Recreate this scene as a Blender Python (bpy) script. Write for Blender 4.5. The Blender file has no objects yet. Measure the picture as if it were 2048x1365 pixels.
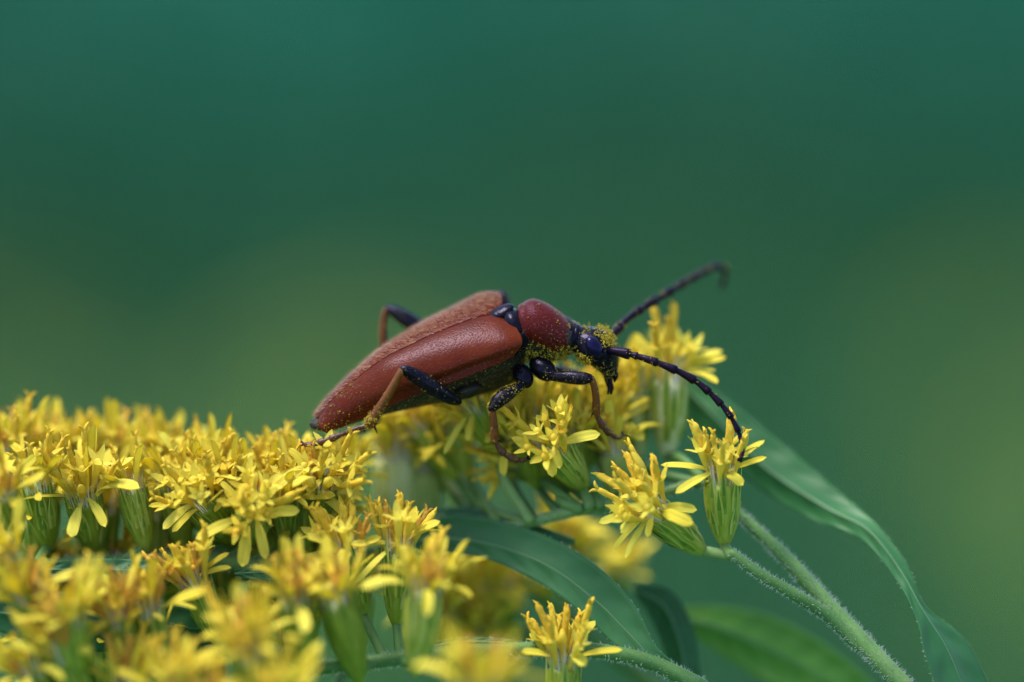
# Macro of a red longhorn beetle on goldenrod.  1 Blender unit = 1 cm.
import bpy, math, random
import numpy as np
from mathutils import Vector, Matrix, Quaternion
R = math.radians
random.seed(7)
rng = np.random.default_rng(11)
scene = bpy.context.scene
col = scene.collection

# ------------------------------------------------------------------ camera, world, sun, exposure
D0 = 30.0                      # camera to focus plane
FW = 5.8                       # width of the frame at the focus plane
S = FW / 2048.0                # one photograph pixel at the focus plane
PITCH = R(10.0)
FOCUS = Vector((0.0, 0.0, 90.0))
FWD = Vector((0, math.cos(PITCH), -math.sin(PITCH)))
UP = Vector((0, math.sin(PITCH), math.cos(PITCH)))
RIGHT = Vector((1, 0, 0))
cam_data = bpy.data.cameras.new('camera')
cam = bpy.data.objects.new('camera', cam_data)
col.objects.link(cam)
cam.location = FOCUS - FWD * D0
cam.rotation_euler = (math.pi / 2 - PITCH, 0, 0)
cam_data.sensor_width = 36.0
cam_data.lens = 36.0 * D0 / FW
cam_data.clip_start = 0.5
cam_data.clip_end = 20000.0
cam_data.dof.use_dof = True
cam_data.dof.focus_distance = D0
APERTURE = 2.1                 # diameter of the entrance pupil in scene units
cam_data.dof.aperture_fstop = cam_data.lens * 1e-3 / APERTURE
scene.camera = cam

SUN_EL, SUN_AZ = R(68.0), R(-95.0)      # azimuth from +Y (away from the camera), negative = to the left
world = bpy.data.worlds.new('World')
scene.world = world
world.use_nodes = True
wn = world.node_tree.nodes
sky = wn.new('ShaderNodeTexSky')
sky.sky_type = 'NISHITA'
sky.sun_disc = False
sky.sun_elevation = SUN_EL
sky.sun_rotation = SUN_AZ
sky.air_density = 1.0
sky.dust_density = 1.5
sky.ozone_density = 1.0
bg = wn['Background']
bg.inputs['Strength'].default_value = 0.105
world.node_tree.links.new(sky.outputs['Color'], bg.inputs['Color'])

sun_data = bpy.data.lights.new('sun', 'SUN')
sun_data.energy = 1.5
sun_data.angle = R(18.0)
sun_data.color = (1.0, 0.94, 0.84)
sun = bpy.data.objects.new('sun', sun_data)
col.objects.link(sun)
sd = Vector((math.sin(SUN_AZ) * math.cos(SUN_EL), math.cos(SUN_AZ) * math.cos(SUN_EL), math.sin(SUN_EL)))
sun.rotation_euler = (-sd).to_track_quat('-Z', 'Y').to_euler()
sun.location = (0, 0, 300)

scene.view_settings.view_transform = 'Standard'
scene.view_settings.look = 'None'
scene.view_settings.exposure = 1.85
scene.view_settings.gamma = 1.0
scene.view_settings.use_curve_mapping = False
scene.render.engine = 'CYCLES'
scene.cycles.use_denoising = True
scene.cycles.max_bounces = 8

# ------------------------------------------------------------------ helpers
# "photo space": x right, y up, z towards the camera, in photograph pixels at the focus plane
PX = Matrix(((RIGHT.x * S, UP.x * S, -FWD.x * S, FOCUS.x),
             (RIGHT.y * S, UP.y * S, -FWD.y * S, FOCUS.y),
             (RIGHT.z * S, UP.z * S, -FWD.z * S, FOCUS.z),
             (0, 0, 0, 1)))
PXN = np.array(PX)
D0P = D0 / S


def V(px, py, z=0.0):
    k = (D0P - z) / D0P
    return np.array([(px - 1024.0) * k, (682.5 - py) * k, z], float)


def to_world(a):
    a = np.asarray(a, float)
    return a @ PXN[:3, :3].T + PXN[:3, 3]


def norm(v):
    v = np.asarray(v, float)
    return v / (np.linalg.norm(v) + 1e-12)


def tag(o, label=None, cat=None, group=None, kind=None):
    if label: o['label'] = label
    if cat: o['category'] = cat
    if group: o['group'] = group
    if kind: o['kind'] = kind
    return o


def mesh(name, verts, faces, mats, face_mat=None, smooth=True):
    me = bpy.data.meshes.new(name)
    me.from_pydata([tuple(map(float, v)) for v in verts], [], [tuple(map(int, f)) for f in faces])
    for m in (mats if isinstance(mats, (list, tuple)) else [mats]):
        me.materials.append(m)
    if face_mat is not None:
        me.polygons.foreach_set('material_index', np.asarray(face_mat, np.int32))
    if smooth:
        me.polygons.foreach_set('use_smooth', np.ones(len(faces), bool))
    me.update()
    return me


def link(name, data, parent=None, mat=None):
    o = bpy.data.objects.new(name, data)
    col.objects.link(o)
    if parent is not None:
        o.parent = parent
    if mat is not None:
        o.matrix_local = mat
    return o


def root_of(o):
    while o.parent is not None:
        o = o.parent
    return o


def px_obj(name, verts, faces, mats, parent, face_mat=None, smooth=True):
    """verts in photo space; parent chain carries only a translation at its root"""
    base = np.array(root_of(parent).location) if parent is not None else np.zeros(3)
    w = to_world(verts) - base
    return link(name, mesh(name, w, faces, mats, face_mat, smooth), parent)


def empty(name, loc=(0, 0, 0), parent=None):
    o = bpy.data.objects.new(name, None)
    o.empty_display_size = 0.2
    col.objects.link(o)
    o.location = loc
    if parent is not None:
        o.parent = parent
    return o


def catmull(pts, n):
    """resample a polyline of k-vectors with centripetal-ish Catmull-Rom, n samples"""
    p = np.asarray(pts, float)
    if len(p) == 2:
        t = np.linspace(0, 1, n)[:, None]
        return p[0] * (1 - t) + p[1] * t
    q = np.vstack([2 * p[0] - p[1], p, 2 * p[-1] - p[-2]])
    seg = np.linalg.norm(np.diff(p[:, :3], axis=0), axis=1)
    cum = np.concatenate([[0], np.cumsum(seg)])
    out = []
    for d in np.linspace(0, cum[-1], n):
        i = min(max(np.searchsorted(cum, d, side='right') - 1, 0), len(p) - 2)
        t = (d - cum[i]) / max(seg[i], 1e-9)
        a, b, c, e = q[i], q[i + 1], q[i + 2], q[i + 3]
        out.append(0.5 * ((2 * b) + (-a + c) * t + (2 * a - 5 * b + 4 * c - e) * t * t + (-a + 3 * b - 3 * c + e) * t ** 3))
    return np.array(out)


def interp(x, xs, ys):
    return np.interp(x, xs, ys)


def grid_faces(nu, nv, wrap=False, off=0):
    f = []
    for i in range(nu - 1):
        for j in range(nv if wrap else nv - 1):
            k = (j + 1) % nv
            f.append((off + i * nv + j, off + i * nv + k, off + (i + 1) * nv + k, off + (i + 1) * nv + j))
    return f


def tube(stations, n=24, sides=12, flat=1.0, wob=0.0, up=(0, 0, 1)):
    """stations: rows (x,y,z,r).  Returns verts, faces in the stations' space, ends rounded."""
    st = catmull(stations, n) if n else np.asarray(stations, float)
    P, rad = st[:, :3], np.maximum(st[:, 3], 0.05)
    T = np.gradient(P, axis=0)
    T /= np.linalg.norm(T, axis=1)[:, None] + 1e-9
    ref = np.array(up, float)
    verts = []
    a = np.arange(sides) * 2 * math.pi / sides
    rows = []
    rows.append((P[0] - T[0] * rad[0] * 0.55, rad[0] * 0.5, T[0]))
    for i in range(len(P)):
        rows.append((P[i], rad[i], T[i]))
    rows.append((P[-1] + T[-1] * rad[-1] * 0.55, rad[-1] * 0.5, T[-1]))
    prev = None
    for c, r, t in rows:
        u = ref - t * np.dot(ref, t) if prev is None else prev - t * np.dot(prev, t)
        if np.linalg.norm(u) < 1e-4:
            u = np.cross(t, [1, 0, 0.3])
        u = norm(u); prev = u
        w = np.cross(t, u)
        rr = r * (1 + wob * rng.standard_normal(sides)) if wob else np.full(sides, r)
        for k in range(sides):
            verts.append(c + u * math.cos(a[k]) * rr[k] * flat + w * math.sin(a[k]) * rr[k])
    f = grid_faces(len(rows), sides, True)
    f.append(tuple(range(sides))[::-1])
    m = (len(rows) - 1) * sides
    f.append(tuple(m + k for k in range(sides)))
    return np.array(verts), f


def pxs(rows):
    """(px,py,z,r) rows -> stations in photo space"""
    return np.array([np.append(V(a, b, z), r) for a, b, z, r in rows])


def join(parts):
    vs, fs, ms, off = [], [], [], 0
    for v, f, m in parts:
        vs.append(np.asarray(v, float))
        fs += [tuple(i + off for i in q) for q in f]
        ms += [m] * len(f)
        off += len(v)
    return np.vstack(vs), fs, ms


# ------------------------------------------------------------------ materials
def new_mat(name):
    m = bpy.data.materials.new(name)
    m.use_nodes = True
    nt = m.node_tree
    b = nt.nodes['Principled BSDF']
    return m, nt, b


def N(nt, kind, **kw):
    n = nt.nodes.new(kind)
    for k, v in kw.items():
        if k in n.inputs.keys() if hasattr(n.inputs, 'keys') else False:
            n.inputs[k].default_value = v
        else:
            setattr(n, k, v)
    return n


def ramp(nt, fac, stops):
    r = nt.nodes.new('ShaderNodeValToRGB')
    e = r.color_ramp.elements
    while len(e) > 1:
        e.remove(e[-1])
    e[0].position = stops[0][0]; e[0].color = (*stops[0][1], 1)
    for p, c in stops[1:]:
        x = e.new(p); x.color = (*c, 1)
    nt.links.new(fac, r.inputs['Fac'])
    return r.outputs['Color']


def coord(nt, scale=(1, 1, 1), kind='Object'):
    tc = nt.nodes.new('ShaderNodeTexCoord')
    mp = nt.nodes.new('ShaderNodeMapping')
    mp.inputs['Scale'].default_value = scale
    nt.links.new(tc.outputs[kind], mp.inputs['Vector'])
    return mp.outputs['Vector']


def noise(nt, vec, scale, detail=4, rough=0.55):
    n = nt.nodes.new('ShaderNodeTexNoise')
    n.inputs['Scale'].default_value = scale
    n.inputs['Detail'].default_value = detail
    n.inputs['Roughness'].default_value = rough
    if vec is not None:
        nt.links.new(vec, n.inputs['Vector'])
    return n.outputs['Fac']


def mixc(nt, fac, a, b, blend='MIX'):
    m = nt.nodes.new('ShaderNodeMix')
    m.data_type = 'RGBA'
    m.blend_type = blend
    for sock, v in ((m.inputs['Factor'], fac), (m.inputs['A'], a), (m.inputs['B'], b)):
        pass
    ins = [i for i in m.inputs if i.enabled]
    for sock, v in zip((ins[0], ins[1], ins[2]), (fac, a, b)):
        if hasattr(v, 'is_linked') or hasattr(v, 'links'):
            nt.links.new(v, sock)
        elif isinstance(v, (int, float)):
            sock.default_value = v
        else:
            sock.default_value = (*v, 1)
    return [o for o in m.outputs if o.enabled][0]


def bump(nt, b, height, strength, dist):
    n = nt.nodes.new('ShaderNodeBump')
    n.inputs['Strength'].default_value = strength
    n.inputs['Distance'].default_value = dist
    nt.links.new(height, n.inputs['Height'])
    nt.links.new(n.outputs['Normal'], b.inputs['Normal'])
    return n


def rand_out(nt):
    return nt.nodes.new('ShaderNodeObjectInfo').outputs['Random']


def leafy(name, stops, nscale, rough=0.5, transl=0.35, tcol=None, spec=0.3, stretch=(1, 1, 1), bstr=0.3, bdist=0.01, randamt=0.35, sheen=0.0):
    """thin plant tissue: principled surface plus light coming through"""
    m, nt, b = new_mat(name)
    vec = coord(nt, stretch)
    f = noise(nt, vec, nscale, 5)
    add = nt.nodes.new('ShaderNodeMath'); add.operation = 'MULTIPLY_ADD'
    nt.links.new(rand_out(nt), add.inputs[0]); add.inputs[1].default_value = randamt
    sub = nt.nodes.new('ShaderNodeMath'); sub.operation = 'SUBTRACT'
    nt.links.new(f, sub.inputs[0]); sub.inputs[1].default_value = randamt * 0.5
    nt.links.new(sub.outputs[0], add.inputs[2])
    c = ramp(nt, add.outputs[0], stops)
    nt.links.new(c, b.inputs['Base Color'])
    b.inputs['Roughness'].default_value = rough
    b.inputs['Specular IOR Level'].default_value = spec
    if sheen:
        b.inputs['Sheen Weight'].default_value = sheen
        b.inputs['Sheen Roughness'].default_value = 0.4
    bump(nt, b, f, bstr, bdist)
    if transl:
        t = nt.nodes.new('ShaderNodeBsdfTranslucent')
        if tcol:
            t.inputs['Color'].default_value = (*tcol, 1)
        else:
            nt.links.new(c, t.inputs['Color'])
        mx = nt.nodes.new('ShaderNodeMixShader')
        mx.inputs['Fac'].default_value = transl
        nt.links.new(b.outputs[0], mx.inputs[1])
        nt.links.new(t.outputs[0], mx.inputs[2])
        nt.links.new(mx.outputs[0], nt.nodes['Material Output'].inputs['Surface'])
    return m


M = {}
M['petal'] = leafy('petal_yellow', [(0.2, (0.76, 0.61, 0.055)), (0.5, (0.80, 0.70, 0.085)), (0.85, (0.83, 0.76, 0.14))], 0.05, 0.6, 0.5, spec=0.12,
                   stretch=(0.3, 5.0, 1), bstr=0.6, bdist=0.004)
M['floret'] = leafy('floret_yellow', [(0.2, (0.74, 0.54, 0.05)), (0.5, (0.79, 0.66, 0.08)), (0.9, (0.82, 0.73, 0.13))], 0.06, 0.62, 0.5, spec=0.1, bdist=0.004)
M['anther'] = leafy('anther_orange', [(0.2, (0.58, 0.33, 0.02)), (0.55, (0.68, 0.46, 0.035)), (0.9, (0.74, 0.56, 0.07))], 0.12, 0.7, 0.15, spec=0.15, bdist=0.01, bstr=0.6)
M['wilted'] = leafy('wilted_brown', [(0.2, (0.38, 0.18, 0.03)), (0.55, (0.62, 0.36, 0.05)), (0.9, (0.76, 0.54, 0.10))], 0.08, 0.8, 0.2, spec=0.1, bdist=0.01, bstr=0.6)
M['involucre'] = leafy('involucre_green', [(0.25, (0.17, 0.24, 0.015)), (0.5, (0.26, 0.33, 0.025)), (0.8, (0.42, 0.45, 0.09))], 0.05, 0.45, 0.15, stretch=(1.6, 1.6, 0.3), bdist=0.006)
M['bract'] = leafy('bract_green', [(0.25, (0.12, 0.20, 0.010)), (0.5, (0.19, 0.28, 0.018)), (0.8, (0.34, 0.39, 0.06))], 0.06, 0.4, 0.2, stretch=(1.5, 1.5, 0.3), bdist=0.004)
M['pappus'] = leafy('pappus_white', [(0.2, (0.6, 0.58, 0.5)), (0.8, (0.8, 0.79, 0.76))], 0.2, 0.5, 0.4, spec=0.3)
M['stem'] = leafy('stem_green', [(0.25, (0.055, 0.14, 0.032)), (0.5, (0.09, 0.19, 0.045)), (0.8, (0.16, 0.26, 0.085))], 3.0, 0.55, 0.0, stretch=(1, 1, 1), bdist=0.02, bstr=0.5, sheen=0.05)
M['hair'] = leafy('plant_hair', [(0.2, (0.30, 0.38, 0.30)), (0.8, (0.50, 0.54, 0.50))], 3.0, 0.5, 0.4)


def leaf_material(name, dark, mid, light, spec=0.22):
    m = leafy(name, [(0.25, dark), (0.5, mid), (0.78, light)], 1.6, 0.45, 0.12, spec=spec, bdist=0.02, bstr=0.5, randamt=0.1)
    return m


M['leaf'] = leaf_material('leaf_green', (0.015, 0.078, 0.025), (0.025, 0.112, 0.035), (0.048, 0.155, 0.052))
M['leaf_light'] = leaf_material('leaf_yellow_green', (0.055, 0.17, 0.025), (0.085, 0.24, 0.03), (0.14, 0.30, 0.05))
M['midrib'] = leafy('midrib_pale', [(0.2, (0.06, 0.16, 0.065)), (0.8, (0.13, 0.24, 0.11))], 2.0, 0.5, 0.1)
M['leaf_mid'] = leaf_material('leaf_mid_green', (0.025, 0.10, 0.032), (0.04, 0.145, 0.045), (0.07, 0.19, 0.065))


def elytron_material():
    m, nt, b = new_mat('elytron_red_brown')
    vec = coord(nt)
    f1 = noise(nt, vec, 3.0, 5)
    c = ramp(nt, f1, [(0.3, (0.054, 0.0068, 0.002)), (0.5, (0.074, 0.0108, 0.0022)), (0.72, (0.104, 0.0195, 0.0027))])
    nt.links.new(c, b.inputs['Base Color'])
    b.inputs['Roughness'].default_value = 0.28
    b.inputs['Specular IOR Level'].default_value = 0.085
    b.inputs['Specular Tint'].default_value = (0.85, 0.66, 0.95, 1)
    v = nt.nodes.new('ShaderNodeTexVoronoi')
    v.inputs['Scale'].default_value = 72.0
    nt.links.new(vec, v.inputs['Vector'])
    pr = nt.nodes.new('ShaderNodeMapRange')
    pr.inputs['From Min'].default_value = 0.05
    pr.inputs['From Max'].default_value = 0.5
    nt.links.new(v.outputs['Distance'], pr.inputs['Value'])
    n2 = noise(nt, vec, 90.0, 2)
    ad = nt.nodes.new('ShaderNodeMath'); ad.operation = 'MULTIPLY_ADD'
    nt.links.new(n2, ad.inputs[0]); ad.inputs[1].default_value = 0.5
    nt.links.new(pr.outputs['Result'], ad.inputs[2])
    bump(nt, b, ad.outputs[0], 0.2, 0.004)
    return m


def cuticle(name, stops, rough=0.3, scale=6.0, bscale=40, bstr=0.3, spec=0.6, coat=0.0, tint=(1, 1, 1)):
    m, nt, b = new_mat(name)
    vec = coord(nt)
    f = noise(nt, vec, scale, 5)
    nt.links.new(ramp(nt, f, stops), b.inputs['Base Color'])
    b.inputs['Roughness'].default_value = rough
    b.inputs['Specular IOR Level'].default_value = spec
    b.inputs['Coat Weight'].default_value = coat
    b.inputs['Specular Tint'].default_value = (*tint, 1)
    b.inputs['Coat Roughness'].default_value = 0.12
    n2 = noise(nt, vec, bscale, 3)
    bump(nt, b, n2, bstr, 0.008)
    return m


M['elytron'] = elytron_material()
M['pronotum'] = cuticle('pronotum_dark_red', [(0.3, (0.042, 0.0035, 0.0025)), (0.7, (0.072, 0.008, 0.004))], 0.38, 4, 70, 0.6, 0.12, 0.0, (0.8, 0.55, 1.0))
M['black'] = cuticle('black_cuticle', [(0.3, (0.002, 0.002, 0.0035)), (0.7, (0.005, 0.0045, 0.007))], 0.24, 6, 45, 0.35, 0.14, 0.0, (0.6, 0.54, 1.0))
M['belly'] = cuticle('belly_cuticle', [(0.3, (0.005, 0.0045, 0.004)), (0.7, (0.02, 0.017, 0.010))], 0.5, 8, 50, 0.5, 0.25)
M['tibia'] = cuticle('tibia_orange_brown', [(0.3, (0.07, 0.020, 0.0022)), (0.7, (0.14, 0.046, 0.0045))], 0.45, 5, 60, 0.4, 0.2)
M['tarsus'] = cuticle('tarsus_brown', [(0.3, (0.035, 0.012, 0.008)), (0.7, (0.09, 0.03, 0.012))], 0.42, 5, 60, 0.4, 0.35)
M['antenna'] = cuticle('antenna_black', [(0.3, (0.004, 0.0025, 0.006)), (0.7, (0.010, 0.005, 0.008))], 0.34, 6, 60, 0.4, 0.14, 0.0, (0.55, 0.4, 1.0))
M['eye'] = cuticle('eye_blue_black', [(0.3, (0.003, 0.003, 0.012)), (0.7, (0.006, 0.005, 0.02))], 0.2, 6, 120, 0.15, 0.3, 0.0, (0.35, 0.3, 1.0))
M['pollen'] = leafy('pollen_yellow', [(0.2, (0.34, 0.25, 0.018)), (0.8, (0.52, 0.42, 0.05))], 30.0, 0.75, 0.1, spec=0.1)
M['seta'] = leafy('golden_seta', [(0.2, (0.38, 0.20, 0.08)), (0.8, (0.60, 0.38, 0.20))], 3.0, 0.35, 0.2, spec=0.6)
M['brown_seta'] = leafy('brown_seta', [(0.2, (0.09, 0.024, 0.010)), (0.8, (0.16, 0.045, 0.018))], 3.0, 0.35, 0.2, spec=0.3)
M['grey_seta'] = leafy('grey_seta', [(0.2, (0.08, 0.07, 0.04)), (0.8, (0.17, 0.15, 0.085))], 3.0, 0.4, 0.2, spec=0.5)

# ------------------------------------------------------------------ the setting: meadow ground, grass
GREEN = {}


def build_setting():
    m, nt, b = new_mat('meadow_soil')
    vec = coord(nt)
    f = noise(nt, vec, 0.012, 6)
    nt.links.new(ramp(nt, f, [(0.3, (0.018, 0.12, 0.06)), (0.55, (0.025, 0.135, 0.06)), (0.8, (0.04, 0.14, 0.05))]), b.inputs['Base Color'])
    b.inputs['Roughness'].default_value = 0.9
    bump(nt, b, noise(nt, vec, 0.6, 6), 0.6, 1.0)
    n = 61
    xs = np.sign(np.linspace(-1, 1, n)) * np.abs(np.linspace(-1, 1, n)) ** 2.2 * 6000
    X, Y = np.meshgrid(xs, xs + 300, indexing='ij')
    Z = 2.0 * np.sin(X * 0.013 + 1) * np.cos(Y * 0.011) + 0.8 * np.sin(X * 0.05) * np.sin(Y * 0.043)
    vs = np.stack([X.ravel(), Y.ravel(), Z.ravel()], 1)
    g = link('ground', mesh('ground', vs, grid_faces(n, n), m))
    tag(g, 'mossy green meadow ground under the flowers', 'ground', kind='structure')

    gm = leafy('grass_blade', [(0.25, (0.02, 0.112, 0.045)), (0.55, (0.028, 0.122, 0.044)), (0.85, (0.045, 0.13, 0.036))], 0.02, 0.5, 0.25, randamt=0.0)
    vs, fs = [], []
    k = 0
    for i in range(15000):
        y = 60 + 1100 * rng.random() ** 1.2
        x = (rng.random() - 0.5) * (140 + y * 0.55)
        z = 2.0 * math.sin(x * 0.013 + 1) * math.cos(y * 0.011) + 0.8 * math.sin(x * 0.05) * math.sin(y * 0.043)
        h = 14 + 22 * rng.random()
        a = rng.random() * 6.283
        w = 0.5 + 0.7 * rng.random()
        dx, dy = math.cos(a), math.sin(a)
        lean = (rng.random() - 0.2) * 0.8 * h
        lx, ly = -dy * lean, dx * lean
        vs += [(x - dx * w, y - dy * w, z - 0.3), (x + dx * w, y + dy * w, z - 0.3),
               (x - dx * w * .8 + lx * .3, y - dy * w * .8 + ly * .3, z + h * .6), (x + dx * w * .8 + lx * .3, y + dy * w * .8 + ly * .3, z + h * .6),
               (x + lx, y + ly, z + h)]
        fs += [(k, k + 1, k + 3, k + 2), (k + 2, k + 3, k + 4)]
        k += 5
    o = link('grass', mesh('grass', vs, fs, gm))
    tag(o, 'long blue green meadow grass, out of focus behind the flowers', 'grass', kind='stuff')


build_setting()


def ground_z(x, y):
    return 2.0 * math.sin(x * 0.013 + 1) * math.cos(y * 0.011) + 0.8 * math.sin(x * 0.05) * math.sin(y * 0.043)


# distant shrubs and mid-distance goldenrod, all far out of focus
def leaf_cloud(n, size, spread, flat=0.6):
    vs, fs = [], []
    for i in range(n):
        d = norm(rng.standard_normal(3))
        r = rng.random() ** 0.45
        c = d * r * np.array(spread) * (1 + 0.25 * math.sin(d[0] * 5 + d[1] * 3) + 0.2 * math.sin(d[2] * 7 + 1))
        a = norm(rng.standard_normal(3)); bb = norm(np.cross(a, rng.standard_normal(3)))
        L = size * (0.6 + 0.8 * rng.random()); W = L * 0.28
        k = len(vs)
        vs += [c - a * L * .5, c + bb * W, c + a * L * .5, c - bb * W]
        fs.append((k, k + 1, k + 2, k + 3))
    return np.array(vs), fs


def shrub(x, y, w, h, mat, label):
    z = ground_z(x, y)
    r = empty('shrub', (x, y, z))
    tag(r, label, 'shrub', 'shrubs at the far side of the meadow')
    st = []
    for q in range(5):
        a = q * 1.3 + x
        v, f = tube(np.array([(0, 0, -1, 2.0), (math.cos(a) * w * .15, math.sin(a) * w * .15, h * .4, 1.4), (math.cos(a) * w * .35, math.sin(a) * w * .35, h * .85, .5)]), 8, 6)
        st.append((v, f, 0))
    v, f, _ = join(st)
    link('trunk', mesh('trunk', v, f, M['stem']), r)
    v, f = leaf_cloud(2600, h * .11, (w * .5, w * .4, h * .48))
    v = v + np.array([0, 0, h * .52])
    link('crown', mesh('crown', v, f, mat, smooth=False), r)


sm1 = leafy('shrub_leaf_dark', [(0.25, (0.010, 0.16, 0.10)), (0.6, (0.013, 0.19, 0.115)), (0.9, (0.018, 0.21, 0.12))], 0.05, 0.5, 0.25, randamt=0.1)
sm2 = leafy('shrub_leaf_olive', [(0.25, (0.03, 0.08, 0.03)), (0.6, (0.045, 0.10, 0.032)), (0.9, (0.06, 0.12, 0.035))], 0.05, 0.5, 0.25, randamt=0.1)
for x, y, w, h, mt, lb in [
    (-128, 560, 84, 46, sm1, 'low dark green shrub in the row along the meadow edge'),
    (-84, 535, 84, 46, sm1, 'low dark green shrub in the row along the meadow edge'),
    (-42, 555, 84, 46, sm1, 'low dark green shrub in the row along the meadow edge'),
    (0, 530, 84, 46, sm1, 'low dark green shrub in the row along the meadow edge'),
    (42, 552, 84, 46, sm1, 'low dark green shrub in the row along the meadow edge'),
    (86, 538, 84, 46, sm1, 'low dark green shrub in the row along the meadow edge'),
    (128, 560, 84, 46, sm1, 'low dark green shrub in the row along the meadow edge'),
    (-160, 760, 150, 98, sm1, 'tall blue green shrub farther back than the low dark one'),
    (10, 860, 170, 105, sm1, 'tall blue green shrub far back between two dark shrubs'),
    (165, 780, 160, 100, sm1, 'tall blue green shrub beside the olive green shrub'),
    (-15, 730, 130, 90, sm1, 'dense tall dark green shrub behind the low row, straight beyond the beetle'),
    (120, 470, 80, 48, sm2, 'small olive green shrub growing out in the grass')]:
    shrub(x, y, w, h, mt, lb)

bgleaf = None


def background_goldenrod(x, y, h, lean, label, n_leaf=26, plume=1.0):
    global bgleaf
    z = ground_z(x, y)
    r = empty('goldenrod_plant', (x, y, z))
    tag(r, label, 'goldenrod', 'goldenrod plants blurred in the meadow')
    v, f = tube(np.array([(0, 0, -1, .5), (lean * .3, 0, h * .5, .4), (lean, 0, h, .2)]), 12, 8)
    link('stem', mesh('stem', v, f, M['stem']), r)
    if bgleaf is None:
        vs = [(0, 0, 0), (3, .9, .8), (3, -.9, .8), (7, 1.1, 1.0), (7, -1.1, 1.0), (11, 0, -.6), (3, 0, .5), (7, 0, .7)]
        bgleaf = mesh('leaf', vs, [(0, 6, 1), (0, 2, 6), (1, 6, 7, 3), (6, 2, 4, 7), (3, 7, 5), (7, 4, 5)], M['leaf_light'])
    for i in range(n_leaf):
        t = 0.1 + 0.75 * i / n_leaf
        a = i * 2.4
        px = lean * (.6 * t + .4 * t * t)
        link('leaf', bgleaf, r, Matrix.Translation((px, 0, h * t)) @ Matrix.Rotation(a, 4, 'Z') @ Matrix.Rotation(R(-25), 4, 'Y') @ Matrix.Diagonal((1.15 - .5 * t, 1.15 - .5 * t, 1, 1)))
    parts = []
    for i in range(9):
        a = i * 2.4
        t = 0.72 + 0.26 * i / 9
        px = lean * (.6 * t + .4 * t * t)
        ln = 9 * (1.15 - (t - .72) * 2.5) * plume
        vs, fs = leaf_cloud(15, 0.9, (ln * .5, 1.0, 1.1))
        vs[:, 0] += ln * .5
        vs[:, 2] += 0.5 - 0.03 * (vs[:, 0] - ln * .5) ** 2
        ca, sa = math.cos(a), math.sin(a)
        parts.append((np.stack([vs[:, 0] * ca - vs[:, 1] * sa + px, vs[:, 0] * sa + vs[:, 1] * ca, vs[:, 2] + vs[:, 0] * .25 + h * t], 1), fs, 0))
    v, f, _ = join(parts)
    tag(link('flower_plume', mesh('flower_plume', v, f, M['petal'], smooth=False), r), kind='stuff')


for x, y, h, ln, lb in [
    (-25, 240, 48, -3, 'blurred goldenrod with golden plume behind the flower mass'),
    (-14, 310, 35, 3, 'blurred goldenrod farther back, behind the abdomen tip'),
    (-9, 270, 42, -2, 'blurred goldenrod standing alone, just behind the tail of the beetle'),
    (30, 260, 41, 3, 'blurred goldenrod with golden plume beyond the drooping leaf'),
    (36, 340, 31, -2, 'blurred goldenrod farther back, beyond the drooping leaf')]:
    background_goldenrod(x, y, h, ln, lb)

# ------------------------------------------------------------------ flower-head pieces (photo pixels, head axis = +Z)
def ray_mesh(L, W, a0, a1, cup, twist=0.0, notch=0.0):
    nu, nv = 12, 7
    vs = []
    p = np.zeros(3)
    prev = 0
    for i in range(nu):
        t = i / (nu - 1)
        ang = a0 + (a1 - a0) * t
        step = L * (t - prev); prev = t
        p = p + np.array([math.cos(ang), 0, math.sin(ang)]) * step
        w = W * 0.5 * (0.34 + 0.66 * min(1, (t / 0.45)) ** 1.2) * (1 - max(0, (t - 0.72) / 0.28) ** 2.6) ** 0.5
        w = max(w, 0.5)
        nrm = np.array([-math.sin(ang), 0, math.cos(ang)])
        side = np.array([0, 1, 0])
        tw = twist * t
        s2 = side * math.cos(tw) + nrm * math.sin(tw)
        n2 = nrm * math.cos(tw) - side * math.sin(tw)
        for j in range(nv):
            q = (j / (nv - 1)) * 2 - 1
            z = cup * w * (q * q) - 0.10 * w * math.cos(q * math.pi * 2.0) * (1 if abs(q) < .99 else 1)
            vs.append(p + s2 * q * w + n2 * z)
    vs = np.array(vs)
    # a thin second skin gives the petal real thickness
    top = vs.copy()
    bot = vs.copy()
    bot[:, 2] -= 1.2
    f = grid_faces(nu, nv)
    m = len(top)
    f2 = [tuple(m + i for i in q[::-1]) for q in f]
    rim = [i * nv for i in range(nu)] + [(nu - 1) * nv + j for j in range(1, nv)] + [i * nv + nv - 1 for i in range(nu - 2, -1, -1)] + [j for j in range(nv - 2, 0, -1)]
    f3 = [(rim[i], m + rim[i], m + rim[(i + 1) % len(rim)], rim[(i + 1) % len(rim)]) for i in range(len(rim))]
    return mesh('petal', np.vstack([top, bot]), f + f2 + f3, M['petal'])


RAYS = []
for i in range(14):
    L = 72 + 34 * random.random()
    W = 15 + 6 * random.random()
    RAYS.append(ray_mesh(L, W, R(random.uniform(20, 70)), R(random.uniform(-35, 45)), random.uniform(-.15, .35), random.uniform(-.7, .7)))
RAYS_UP = []
for i in range(6):
    RAYS_UP.append(ray_mesh(86 + 34 * random.random(), 13 + 6 * random.random(), R(random.uniform(70, 84)), R(random.uniform(58, 86)), random.uniform(.6, 1.1), random.uniform(-.5, .5)))


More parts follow.
